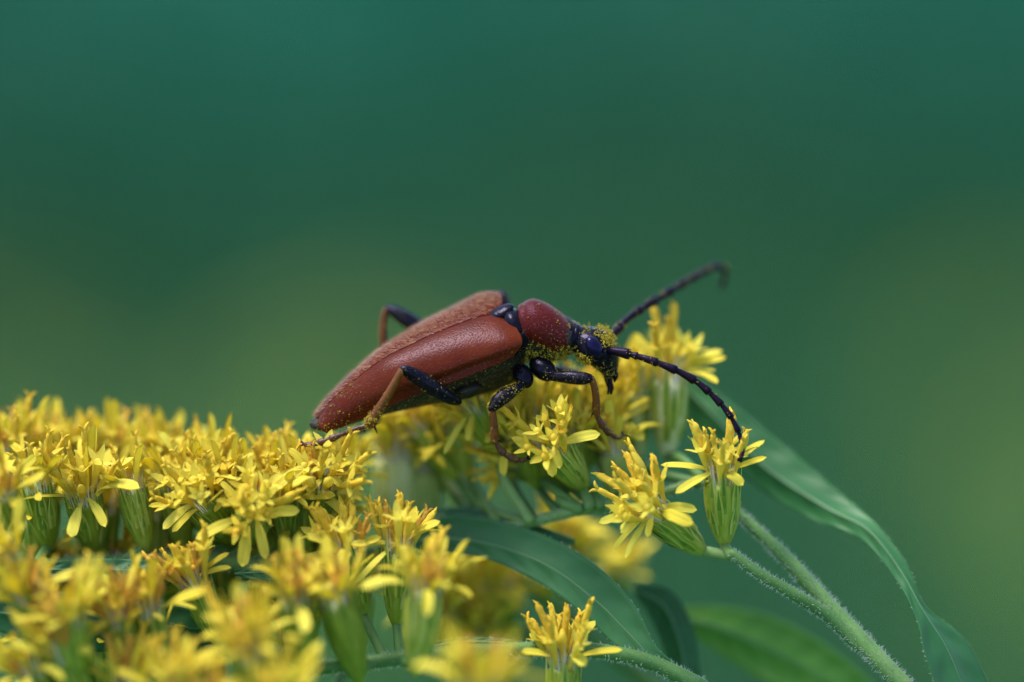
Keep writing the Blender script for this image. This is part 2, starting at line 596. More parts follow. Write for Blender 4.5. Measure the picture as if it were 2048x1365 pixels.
def floret_mesh(L, opened, wilt=False, anther=True):
    parts = []
    bend = random.uniform(-6, 6)
    prof = [(0, 0, 0, 3.0), (bend * .3, 0, L * .35, 3.6), (bend * .7, 0, L * .62, 5.8), (bend, 0, L * .85, 7.2)]
    v, f = tube(np.array(prof, float), 8, 8)
    v += rng.standard_normal(v.shape) * 0.3
    parts.append((v, f, 0))
    top = np.array([bend, 0, L * .82])
    if opened:
        for k in range(5):
            a = k * 2 * math.pi / 5 + random.random() * .4
            d = np.array([math.cos(a), math.sin(a), 0]); s = np.array([-math.sin(a), math.cos(a), 0]); u = np.array([0, 0, 1.])
            l = random.uniform(17, 30); w = random.uniform(4.4, 6.4)
            rise = random.uniform(0.45, 1.0)
            b0 = top + d * 5
            pts = []
            for t, ww in ((0, .75), (.35, 1.0), (.7, .62), (1.0, .08)):
                c = b0 + d * l * t * (1 - rise * .55) + u * (l * t * rise - 5 * t * t * (1 - rise) * 1.5)
                pts += [c - s * w * ww, c + d * 0.0 + u * (-1.2), c + s * w * ww]
            parts.append((np.array(pts), grid_faces(4, 3), 0))
    else:
        v, f = tube(np.array([(bend, 0, L * .8, 7.0), (bend * 1.1, 0, L * 1.0, 7.8), (bend * 1.2, 0, L * 1.22, 5.0), (bend * 1.25, 0, L * 1.34, 1.5)]), 8, 8)
        parts.append((v, f, 0))
    if anther:
        l2 = random.uniform(24, 44)
        b2 = bend * 1.5
        v, f = tube(np.array([(bend, 0, L * .8, 4.0), (b2, 0, L * .8 + l2 * .5, 5.0), (b2 * 1.2, 0, L * .8 + l2, 4.6)]), 8, 7, wob=.1)
        parts.append((v, f, 1))
        e = np.array([b2 * 1.2, 0, L * .8 + l2])
        for sgn in (-1, 1):
            v, f = tube(np.array([(*(e - [0, 0, 2]), 2.2), (*(e + [sgn * 4, 0, 8]), 2.6), (*(e + [sgn * 9, sgn * 2, 12]), 1.0)]), 6, 5, wob=.15)
            parts.append((v, f, 1))
    v, f, m = join(parts)
    return mesh('floret', v, f, [M['wilted'] if wilt else M['floret'], M['wilted'] if wilt else M['anther']], m)


FLORETS = [floret_mesh(random.uniform(48, 68), True, anther=(i % 5 < 2)) for i in range(10)]
BUDS = [floret_mesh(random.uniform(40, 52), False, anther=False) for i in range(3)]
TALL = [floret_mesh(random.uniform(60, 78), i % 2 == 0, anther=True) for i in range(4)]
WILT = [floret_mesh(random.uniform(42, 56), True, wilt=True) for i in range(4)]


def involucre_mesh(L, r, mt='involucre'):
    pr = [(0, 0, -L - 10, r * .24), (0, 0, -L, r * .42), (0, 0, -L * .84, r * .68), (0, 0, -L * .55, r * .94), (0, 0, -L * .3, r * 1.0), (0, 0, -14, r * .92), (0, 0, -8, r * .6)]
    v, f = tube(np.array(pr, float), 22, 20)
    a = np.arctan2(v[:, 1], v[:, 0])
    k = 1 + 0.045 * np.cos(a * 9 + v[:, 2] * .02)
    v[:, 0] *= k; v[:, 1] *= k
    return mesh('involucre', v, f, M[mt])


INV = [involucre_mesh(122, 27.5), involucre_mesh(128, 29), involucre_mesh(116, 29.5)]


def bract_mesh(L, W):
    """lies on a cylinder of radius ~31: x outward, z along the head axis, base at the origin"""
    nu, nv = 8, 5
    vs = []
    for i in range(nu):
        t = i / (nu - 1)
        w = W * .5 * (0.75 + .25 * math.sin(t * math.pi)) * max(0.04, (1 - t ** 3.2))
        out = 2.2 + 1.6 * math.sin(t * 2.6) + (2.5 * max(0, t - .75) * 4 * .5)
        for j in range(nv):
            q = j / (nv - 1) * 2 - 1
            y = q * w
            vs.append((out - y * y / 62.0 + (1 - q * q) * 1.3, y, L * t))
    f = grid_faces(nu, nv)
    fm = [1 if (k % (nv - 1)) in (0, nv - 2) else (2 if k // (nv - 1) >= 3 else 0) for k in range(len(f))]
    return mesh('bract', np.array(vs), f, [M['bract'], M['bract_edge'], M['bract_stripe']], fm)


M['bract_edge'] = leafy('bract_margin', [(0.25, (0.24, 0.31, 0.03)), (0.5, (0.34, 0.40, 0.06)), (0.8, (0.48, 0.50, 0.14))], 0.06, 0.45, 0.25, stretch=(1.5, 1.5, 0.3), bdist=0.004)
M['bract_stripe'] = leafy('bract_stripe', [(0.25, (0.07, 0.16, 0.012)), (0.5, (0.10, 0.20, 0.018)), (0.8, (0.16, 0.27, 0.03))], 0.06, 0.45, 0.2, stretch=(1.5, 1.5, 0.3), bdist=0.004)
M['pale'] = leafy('involucre_pale', [(0.25, (0.28, 0.36, 0.08)), (0.5, (0.45, 0.50, 0.16)), (0.8, (0.62, 0.64, 0.36))], 0.03, 0.45, 0.25, stretch=(1.6, 1.6, 0.5), bdist=0.006)
PALE = involucre_mesh(118, 29, 'pale')
BRACTS = [bract_mesh(50, 15), bract_mesh(66, 15), bract_mesh(78, 13), bract_mesh(54, 17)]


def clad_involucre(src):
    """involucre with its bracts in one mesh, for heads too blurred to pick the bracts apart"""
    def raw(me):
        v = np.array([x.co[:] for x in me.vertices]); f = [tuple(p.vertices) for p in me.polygons]; m = [p.material_index for p in me.polygons]
        return v, f, m
    v0, f0, m0 = raw(src)
    vs, fs, ms = [v0], list(f0), [0] * len(f0)
    off = len(v0)
    for ring, (zz, cnt, which) in enumerate(((-100, 5, 0), (-80, 6, 1), (-60, 8, 2))):
        bv_, bf_, bm_ = raw(BRACTS[which])
        for k in range(cnt):
            m = np.array(Matrix.Rotation((k + ring * .5) * 2 * math.pi / cnt, 4, 'Z') @ Matrix.Translation((23.0 + ring * 1.2 - (5 if ring == 0 else 0), 0, zz)))
            vs.append(bv_ @ m[:3, :3].T + m[:3, 3])
            fs += [tuple(i + off for i in q) for q in bf_]; ms += [1 + i for i in bm_]
            off += len(bv_)
    return mesh('involucre', np.vstack(vs), fs, [M['involucre'], M['bract'], M['bract_edge'], M['bract_stripe']], ms)


CLAD = [clad_involucre(INV[0]), clad_involucre(INV[1])]


def pappus_mesh(seed):
    r2 = np.random.default_rng(seed)
    vs, fs = [], []
    for i in range(70):
        a = r2.random() * 6.283
        r0 = 18 * math.sqrt(r2.random()) + 8
        r1 = r0 + 4 + 7 * r2.random()
        h = 22 + 26 * r2.random()
        d = np.array([math.cos(a), math.sin(a), 0]); s = np.array([-math.sin(a), math.cos(a), 0])
        k = len(vs)
        vs += [d * r0 - s * .9 + [0, 0, -14], d * r0 + s * .9 + [0, 0, -14], d * r1 + [0, 0, h]]
        fs.append((k, k + 1, k + 2))
    return mesh('pappus', np.array(vs), fs, M['pappus'], smooth=False)


PAP = [pappus_mesh(1), pappus_mesh(2)]


HERO = [ray_mesh(100, 20, R(a), R(-a), c, t) for a, c, t in ((20, .1, .15), (12, .25, -.2), (26, -.1, .1), (8, .3, .3), (18, .0, -.35))]


def club_mesh(seed):
    """an erect floret: flattened tube, crumbly at the tip"""
    v, f = tube(np.array([(0, 0, 0, 5.0), (30, 0, 0, 7.5), (65, 0, 1, 9.5), (92, 0, 2, 9.5), (100, 0, 2, 6.5)], float), 16, 10, flat=.7)
    r2 = np.random.default_rng(seed)
    tip = np.clip((v[:, 0] - 60) / 40, 0, 1)[:, None]
    v = v + r2.standard_normal(v.shape) * (0.35 + 1.5 * tip)
    q, g = tube(np.array([(96, 2, 2, 4.0), (104, 5, 3, 3.0), (110, 8, 2, 1.0)], float), 6, 6)
    v, f, _ = join([(v, f, 0), (q, g, 0)])
    return mesh('floret', v, f, M['anther'])


CLUBS = [club_mesh(1), club_mesh(2), club_mesh(3)]


def hero_petals(head, mat, axis, c0, z0, rows):
    """single petals laid out by hand: (base px, py, tip px, py, width, depth of base, of tip, 'p' petal or 'c' erect floret)"""
    base = Matrix.Translation(root_of(head).location).inverted()
    inv = mat.inverted()
    for i, (bx, by, tx, ty, w, db, dt, kind) in enumerate(rows):
        a = V(bx, by, z0 + db); t = V(tx, ty, z0 + dt)
        a = a + (c0 - a) * min(.6, 26.0 / (np.linalg.norm(c0 - a) + 1e-6))
        d = t - a; L = float(np.linalg.norm(d)); x = d / L
        nz = np.asarray(axis, float) * .7 + np.array([0, .35, .8])
        nz = norm(nz - x * np.dot(nz, x)); y = np.cross(nz, x)
        me = (HERO if kind == 'p' else CLUBS)[i % (5 if kind == 'p' else 3)]
        m = Matrix(((x[0] * L / 100, y[0] * w / 20, nz[0] * w / 20, a[0]), (x[1] * L / 100, y[1] * w / 20, nz[1] * w / 20, a[1]), (x[2] * L / 100, y[2] * w / 20, nz[2] * w / 20, a[2]), (0, 0, 0, 1)))
        link('petal' if kind == 'p' else 'floret', me, head, inv @ base @ PX @ m)


HEROES = {
    5: [(1405, 938, 1320, 928, 17, 10, 20, 'p'), (1412, 940, 1350, 986, 18, 20, 45, 'p'), (1452, 952, 1487, 968, 22, 28, 50, 'p'), (1466, 944, 1533, 914, 13, 15, 25, 'p'), (1464, 925, 1530, 878, 18, -20, -50, 'p'),
        (1412, 930, 1384, 846, 20, 10, 15, 'c'), (1462, 925, 1466, 826, 20, -5, -15, 'c'), (1425, 948, 1446, 926, 12, 30, 40, 'p'), (1430, 935, 1405, 900, 12, -15, -25, 'p')],
    6: [(1268, 992, 1194, 948, 15, -10, -20, 'c'), (1262, 1022, 1196, 1046, 18, 10, 20, 'p'), (1280, 1045, 1222, 1100, 13, -10, -20, 'p'), (1292, 1042, 1250, 1117, 16, 20, 30, 'p'), (1312, 1040, 1294, 1074, 14, 30, 40, 'p'),
        (1338, 1008, 1395, 1019, 20, 15, 25, 'p'), (1318, 1026, 1360, 1037, 17, 30, 40, 'p'), (1272, 990, 1253, 908, 16, -10, -20, 'c'), (1292, 985, 1270, 932, 18, 15, 30, 'c'), (1290, 1040, 1240, 1066, 14, 15, 25, 'p'), (1318, 975, 1307, 915, 16, -30, -50, 'c')],
    9: [(1138, 893, 1201, 866, 23, 15, 35, 'p'), (1098, 912, 1105, 954, 21, 30, 45, 'p'), (1116, 897, 1119, 937, 19, 30, 45, 'p'), (1088, 905, 1060, 928, 14, 25, 35, 'p'), (1122, 862, 1131, 804, 15, 10, 15, 'c'), (1138, 885, 1144, 818, 11, 20, 25, 'c'),
        (1075, 880, 1030, 862, 16, 0, 0, 'p'), (1100, 860, 1085, 815, 15, -20, -30, 'p')],
    30: [(462, 1048, 390, 1078, 23, 35, 55, 'p'), (490, 1072, 484, 1134, 25, 40, 50, 'p'), (520, 1052, 532, 1120, 21, 45, 60, 'p'), (548, 1036, 599, 1021, 22, 30, 45, 'p'), (552, 1008, 599, 990, 17, 10, 10, 'p'), (505, 975, 510, 940, 14, 10, 10, 'p'), (465, 1000, 440, 962, 13, 10, 5, 'p')],
    29: [(378, 1024, 324, 1058, 22, 25, 40, 'p'), (370, 1016, 296, 1012, 12, 10, 15, 'p'), (395, 1040, 342, 1064, 17, 35, 45, 'p'), (380, 985, 345, 945, 13, 0, -5, 'p'), (415, 980, 400, 925, 14, 0, 0, 'p')],
    35: [(675, 928, 716, 912, 19, 20, 30, 'p'), (672, 938, 729, 943, 12, 25, 35, 'c'), (668, 945, 686, 972, 15, 25, 35, 'p'), (640, 960, 615, 985, 18, 35, 45, 'p'), (615, 930, 575, 895, 16, 10, 10, 'p'), (640, 925, 625, 880, 15, 10, 10, 'p'), (610, 955, 560, 945, 15, 20, 25, 'p')],
    50: [(420, 1135, 458, 1104, 13, 10, 20, 'p'), (420, 1140, 462, 1134, 18, 15, 30, 'p'), (385, 1145, 345, 1092, 17, 10, 15, 'c'), (395, 1140, 366, 1095, 15, 0, 5, 'c'), (405, 1135, 385, 1088, 17, 5, 5, 'c'), (360, 1150, 305, 1120, 20, 0, 0, 'p'), (430, 1200, 345, 1205, 12, 30, 50, 'p')],
    51: [(690, 1128, 611, 1068, 28, 35, 60, 'p'), (662, 1118, 598, 1122, 18, 25, 30, 'p'), (655, 1128, 562, 1136, 13, 30, 40, 'p'), (708, 1112, 762, 1074, 18, 20, 30, 'p'), (700, 1122, 690, 1168, 17, 40, 55, 'p'), (672, 1085, 642, 1018, 17, 0, 0, 'c'),
         (690, 1080, 686, 1008, 19, 0, 0, 'c'), (712, 1080, 706, 1012, 16, -5, -5, 'c'), (735, 1090, 728, 1040, 22, -20, -30, 'p'), (650, 1090, 628, 1028, 14, -10, -15, 'c')],
    52: [(818, 1080, 880, 1040, 20, 15, 25, 'p'), (775, 1085, 700, 1088, 17, 20, 30, 'p'), (772, 1092, 708, 1168, 14, 30, 60, 'p'), (785, 1070, 752, 1010, 16, 0, 0, 'c'), (800, 1060, 800, 988, 16, 0, 0, 'c'), (815, 1065, 816, 1010, 16, -5, -5, 'c'), (838, 1080, 872, 1024, 14, -5, -5, 'c'),
         (850, 1105, 905, 1140, 14, 10, 15, 'p'), (795, 1070, 792, 1020, 12, -10, -10, 'c')],
    68: [(1172, 1312, 1246, 1298, 16, 20, 30, 'p'), (1082, 1308, 1043, 1302, 18, 25, 40, 'p'), (1165, 1285, 1191, 1238, 17, -20, -30, 'p'), (1098, 1275, 1074, 1208, 15, 5, 5, 'c'), (1112, 1270, 1101, 1210, 12, -5, -10, 'c'), (1128, 1270, 1135, 1214, 15, 5, 5, 'c'),
         (1152, 1285, 1160, 1232, 14, 0, 0, 'c'), (1080, 1285, 1062, 1240, 14, 0, 0, 'c'), (1155, 1300, 1172, 1330, 24, 45, 60, 'p')],
    7: [(1318, 700, 1307, 612, 17, 0, 0, 'c'), (1345, 695, 1348, 610, 17, 0, 0, 'c'), (1372, 722, 1447, 698, 17, 15, 20, 'p'), (1376, 728, 1452, 714, 16, 20, 30, 'p'), (1372, 735, 1432, 740, 15, 25, 35, 'p'), (1350, 725, 1386, 682, 15, 25, 35, 'p'), (1300, 720, 1268, 665, 16, 0, 0, 'p')],
    10: [(940, 838, 886, 910, 15, 20, 30, 'p'), (952, 840, 938, 884, 16, 30, 40, 'p'), (925, 812, 858, 800, 14, 10, 10, 'p'), (930, 830, 880, 850, 13, 15, 15, 'p')],
    12: [(1012, 925, 974, 1002, 14, 10, 20, 'p'), (1005, 918, 962, 968, 15, 20, 25, 'p'), (1000, 905, 950, 920, 14, 10, 10, 'p')],
}


def frame_from_axis(ax, spin):
    z = Vector(ax).normalized()
    q = Vector((0, 0, 1)).rotation_difference(z)
    return (q @ Quaternion((0, 0, 1), spin)).to_matrix().to_4x4()


def flower_head(plant, px, py, z, axis, scale=1.0, rays=10, wilt=0.0, tall=1, up=2, pap=True, droop=0.0, seed=None, florets=9, bracts=True):
    """one capitulum; (px,py,z) is the centre of its rim"""
    rn = random.Random(seed if seed is not None else int(px * 31 + py * 17))
    if seed not in HEROES and seed is not None:
        florets = rn.randint(5, 9)
        rays += rn.randint(0, 4)
        up += rn.randint(0, 2)
        scale *= rn.uniform(.88, 1.1)
        if rn.random() < .16 and seed < 80:
            rays, up, florets = 3, 0, 6
    base = Matrix.Translation(root_of(plant).location).inverted()
    mat = base @ PX @ Matrix.Translation(Vector(V(px, py, z))) @ frame_from_axis(axis, rn.random() * 6.28) @ Matrix.Scale(scale, 4)
    h = empty('flower_head', (0, 0, 0), plant)
    h.matrix_local = mat
    inv = rn.choice(INV)
    if bracts and (z < -125 or z > 130):
        inv, bracts = rn.choice(CLAD), False
    if seed in (7, 8):
        bracts = True
    link('involucre', PALE if seed in (41, 7, 8, 150, 151, 152) else inv, h)
    if seed in HEROES:
        hero_petals(h, mat, axis, V(px, py, z) + norm(axis) * 6, z, HEROES[seed])
        rays, up, tall, florets = 3 if seed in (7, 10, 12) else 1, -2, 1, 6 if seed == 7 else 9
    if bracts:
        for ring, (zz, cnt, which) in enumerate(((-100, 5, 0), (-80, 6, 1), (-60, 8, 2))):
            for k in range(cnt):
                a = (k + ring * .5 + rn.random() * .3) * 2 * math.pi / cnt
                rr = 23.0 + ring * 1.2 - (5 if ring == 0 else 0)
                link('bract', BRACTS[1] if ring == 2 and k % 2 else BRACTS[which], h,
                     Matrix.Rotation(a, 4, 'Z') @ Matrix.Translation((rr, 0, zz)) @ Matrix.Rotation(R(rn.uniform(-3, 6) + (7 if ring == 0 else 0)), 4, 'Y'))
    for k in range(rays):
        a = (k + rn.uniform(-.48, .48)) * 2 * math.pi / rays
        sc = rn.uniform(.65, 1.12)
        link('petal', rn.choice(RAYS), h, Matrix.Rotation(a, 4, 'Z') @ Matrix.Translation((22, 0, rn.uniform(-4, 5))) @ Matrix.Rotation(R(droop + rn.uniform(-38, 24)), 4, 'Y') @ Matrix.Rotation(R(rn.uniform(-22, 22)), 4, 'X') @ Matrix.Scale(sc, 4))
    for k in range(up + 2):
        a = rn.random() * 6.283
        link('petal', rn.choice(RAYS_UP), h, Matrix.Rotation(a, 4, 'Z') @ Matrix.Translation((rn.uniform(6, 22), 0, -2)) @ Matrix.Rotation(R(rn.uniform(-4, 22)), 4, 'Y') @ Matrix.Scale(rn.uniform(.8, 1.1), 4))
    for k in range(florets + tall):
        rr = (26 if seed in HEROES else 22) * math.sqrt((k + .3) / (florets + tall))
        a = k * 2.4 + rn.random() * .5
        if rn.random() < wilt: me = rn.choice(WILT)
        elif k >= florets: me = rn.choice(TALL)
        elif rn.random() < .18: me = rn.choice(BUDS)
        else: me = rn.choice(FLORETS)
        link('floret', me, h, Matrix.Rotation(a, 4, 'Z') @ Matrix.Translation((rr, 0, -6)) @ Matrix.Rotation(R(rr * 1.15 + rn.uniform(-7, 9)), 4, 'Y') @ Matrix.Rotation(rn.random() * 6.28, 4, 'Z') @ Matrix.Scale(rn.uniform(.85, 1.12) * (1.1 if seed in HEROES else 1), 4))
    if pap:
        link('pappus', rn.choice(PAP), h)
    # where the pedicel meets the involucre, in photo space
    a = norm(axis)
    return V(px, py, z) - a * 126 * scale


def stalk(plant, p0, rows, r0, r1, name='stalk'):
    """thin pedicel from point p0 (photo space) through rows (px,py,z)"""
    pts = [np.append(p0, r0)]
    n = len(rows)
    for i, (a, b, z) in enumerate(rows):
        pts.append(np.append(V(a, b, z), r0 + (r1 - r0) * (i + 1) / n))
    v, f = tube(np.array(pts), 6 + 6 * n, 10)
    return px_obj(name, v, f, M['stem'], plant)


def stem_hairs(plant, rows, dens, length, name='stem_hair', seed=0):
    st = catmull(pxs(rows), 300)
    r2 = np.random.default_rng(seed)
    T = np.gradient(st[:, :3], axis=0)
    T /= np.linalg.norm(T, axis=1)[:, None]
    vs, fs = [], []
    for k in range(dens):
        i = r2.integers(0, 300)
        t = T[i]
        d = r2.standard_normal(3)
        d = norm(d - t * np.dot(d, t))
        b = st[i, :3] + d * st[i, 3] * .97
        tip = b + (d + t * r2.uniform(-.9, .5)) * length * (.5 + .8 * r2.random())
        s = norm(np.cross(d, [0.1, 0.2, 1])) * 0.75
        q = len(vs)
        vs += [b - s, b + s, tip]
        fs.append((q, q + 1, q + 2))
    o = px_obj(name, np.array(vs), fs, M['hair'], plant, smooth=False)
    tag(o, kind='stuff')
    return o


def leaf(plant, left, mid, right, mat='leaf', rib=3.2, nu=90, wave=3.6, hairs=0, name='leaf'):
    """lanceolate leaf from three lines (px,py,z): both margins and the midrib"""
    l = catmull([V(*p) for p in left], nu); c = catmull([V(*p) for p in mid], nu); r = catmull([V(*p) for p in right], nu)
    nv = 13
    vs = []
    for i in range(nu):
        for j in range(nv):
            q = j / (nv - 1) * 2 - 1
            if q < 0: p = c[i] * (1 + q) + l[i] * (-q)
            else: p = c[i] * (1 - q) + r[i] * q
            nrm = norm(np.cross(c[min(i + 1, nu - 1)] - c[max(i - 1, 0)], r[i] - l[i]))
            bul = math.sin(abs(q) * math.pi) * 0.10 * np.linalg.norm((r if q > 0 else l)[i] - c[i])
            vein = wave * math.sin(abs(q) * 5.0 - i * 0.62) * abs(q) * (1 - abs(q)) * 2
            vs.append(p + nrm * (bul + vein))
    vs = np.array(vs)
    o = px_obj(name, vs, grid_faces(nu, nv), M[mat], plant)
    md = o.modifiers.new('thickness', 'SOLIDIFY'); md.thickness = 2.0 * S; md.offset = 0
    st = np.hstack([c, np.linspace(rib, rib * .3, nu)[:, None]])
    v, f = tube(st, nu, 8)
    base = np.array(root_of(plant).location)
    link('midrib', mesh('midrib', to_world(v) - base, f, M['midrib']), o)
    if hairs:
        r2 = np.random.default_rng(hairs)
        hv, hf = [], []
        for e in (l, r):
            for k in range(hairs):
                i = r2.integers(1, nu - 1)
                b = e[i] + (e[i + 1] - e[i]) * r2.random()
                out = norm(e[i] - c[i]) + 0.7 * r2.standard_normal(3)
                sgn = norm(e[i + 1] - e[i]) * .7
                q = len(hv)
                hv += [b - sgn, b + sgn, b + norm(out) * (3 + 4 * r2.random())]
                hf.append((q, q + 1, q + 2))
        h = link('margin_hair', mesh('margin_hair', to_world(np.array(hv)) - base, hf, M['hair'], smooth=False), o)
        tag(h, kind='stuff')
    return o


def plant_root(label, gx, gy):
    r = empty('goldenrod', (gx, gy, ground_z(gx, gy) - 0.5))
    return tag(r, label, 'goldenrod')


def main_stem(plant, rows, ground_rows):
    """rows in picture (px,py,z,r); then ground_rows in world (x,y,z,r in px) down to the root"""
    st = list(pxs(rows))
    inv = np.linalg.inv(PXN)
    for x, y, z, r in ground_rows:
        p = inv @ np.array([x, y, z, 1.0])
        st.append(np.append(p[:3], r))
    k = len(rows)
    fine = catmull(np.array(st[:k]), 70)
    tail = [fine]
    for a, b in zip(st[k - 1:-1], st[k:]):
        t = np.linspace(0, 1, 9)[1:, None]
        tail.append(a * (1 - t) + b * t)
    v, f = tube(np.vstack(tail), 0, 14)
    return px_obj('stem', v, f, M['stem'], plant)


# ------------------------------------------------------------------ goldenrod on the right: three open heads under the antennae
A = plant_root('arching goldenrod stem with open flower heads under the beetle head and antennae', 6.0, 3.0)
gz = A.location.z
main_rows = [(1400, 960, -110, 8), (1490, 1040, -100, 11), (1570, 1115, -80, 14), (1660, 1215, -45, 17), (1740, 1300, -15, 18), (1820, 1385, 0, 19)]
main_stem(A, main_rows, [(3.2, .6, 86.5, 30), (4.6, 1.6, 70, 60), (5.6, 2.6, 35, 80), (6.0, 3.0, gz, 95)])
stem_hairs(A, main_rows, 1800, 9, seed=1)
branch = [(1462, 1105, 0, 9), (1520, 1148, 0, 11), (1590, 1190, -10, 12), (1660, 1235, -25, 13), (1720, 1295, -20, 13)]
v, f = tube(pxs(branch), 40, 12)
px_obj('side_branch', v, f, M['stem'], A)
stem_hairs(A, branch, 700, 7, seed=2)

p = flower_head(A, 1442, 950, 0, (-.06, .95, .30), 1.2, rays=9, tall=2, up=2, seed=5)
stalk(A, p, [(1462, 1112, 0)], 11, 11)
p = flower_head(A, 1308, 1022, 12, (-.66, .55, .50), 1.2, rays=11, tall=2, up=2, droop=8, seed=6)
stalk(A, p, [(1478, 1116, 0)], 12, 11)
p = flower_head(A, 1342, 752, -210, (.05, 1, .12), 1.32, rays=10, tall=2, up=4, seed=7)
stalk(A, p, [(1365, 920, -160), (1420, 975, -110)], 10, 11)
p = flower_head(A, 1262, 780, -250, (-.10, 1, .12), 1.28, rays=9, tall=2, up=3, seed=8)
stalk(A, p, [(1310, 945, -170), (1410, 970, -110)], 10, 11)
p = flower_head(A, 1105, 892, -22, (-.42, .55, .72), 1.18, rays=9, tall=3, up=2, droop=5, seed=9)
low = [(850, 1085, -150, 9), (960, 1065, -150, 10), (1060, 1045, -120, 11), (1150, 1022, -95, 12), (1250, 1010, -100, 11), (1330, 985, -105, 10), (1400, 960, -110, 8)]
stalk(A, p, [(1180, 1015, -80)], 10, 13)
v, f = tube(pxs(low), 50, 12)
px_obj('side_branch', v, f, M['stem'], A)
stem_hairs(A, low, 500, 8, seed=3)
p = flower_head(A, 945, 815, -130, (-.35, .6, .35), .98, rays=10, tall=1, up=1, droop=12, seed=10)
stalk(A, p, [(1010, 960, -130), (1060, 1042, -100)], 10, 12)
p = flower_head(A, 1030, 930, -190, (-.75, .25, .25), .95, rays=8, tall=1, up=1, seed=12)
stalk(A, p, [(1120, 1000, -110), (1160, 1020, -80)], 9, 12)
p = flower_head(A, 1075, 830, -170, (-.05, 1, .2), .98, rays=9, tall=2, up=2, seed=13)
stalk(A, p, [(1110, 980, -130), (1160, 1020, -85)], 9, 12)
p = flower_head(A, 1165, 835, -200, (.06, 1, .15), 1.0, rays=10, tall=1, up=3, seed=14)
stalk(A, p, [(1180, 980, -150), (1200, 1015, -85)], 9, 12)
for px, py, z, ax, sc, sd_, to in [(1000, 815, -220, (-.1, 1, .2), 1.05, 110, (1060, 1044, -120)), (1040, 880, -150, (-.3, .8, .5), 1.05, 111, (1120, 1030, -105)), (1130, 805, -250, (.0, 1, .2), 1.05, 112, (1190, 1016, -97)),
                               (1215, 850, -210, (-.1, 1, .25), 1.1, 113, (1260, 1008, -100)), (905, 850, -230, (-.3, .9, .2), 1.0, 114, (1000, 1056, -138)), (985, 865, -180, (-.3, .9, .3), 1.0, 116, (1070, 1042, -118)), (1195, 810, -260, (.0, 1, .2), 1.1, 117, (1250, 1010, -100)), (870, 850, -280, (-.2, 1, .2), 1.05, 118, (960, 1064, -150)), (890, 890, -260, (-.35, .9, .2), 1.2, 150, (985, 1060, -142)), (840, 930, -290, (-.1, 1, .1), 1.2, 151, (930, 1068, -152)), (1225, 895, -150, (-.15, 1, .2), 1.0, 152, (1265, 1008, -100)), (1150, 870, -130, (.1, .9, .4), .95, 115, (1200, 1016, -97))]:
    p = flower_head(A, px, py, z, ax, sc, rays=9, tall=1, up=1, seed=sd_)
    stalk(A, p, [to], 9, 11)
# the big leaf that arches over to the lower right, its blade twisted half way
leaf(A, [(1345, 735, -330), (1440, 790, -310), (1560, 885, -260), (1680, 985, -190), (1755, 1050, -120), (1815, 1130, -70), (1850, 1210, -50), (1930, 1280, -70), (1990, 1390, -60)],
     [(1345, 750, -330), (1420, 825, -300), (1530, 935, -235), (1650, 1015, -165), (1735, 1060, -105), (1800, 1140, -60), (1845, 1220, -30), (1895, 1300, -20), (1935, 1400, -10)],
     [(1350, 765, -335), (1400, 870, -320), (1500, 965, -260), (1610, 1035, -190), (1715, 1075, -115), (1785, 1150, -60), (1830, 1230, -10), (1850, 1310, 20), (1880, 1400, 40)], hairs=90, nu=120)
stalk(A, V(1936, 1400, -10), [(1960, 1470, -10), (1950, 1560, 10)], 9, 16, name='leaf_stalk')

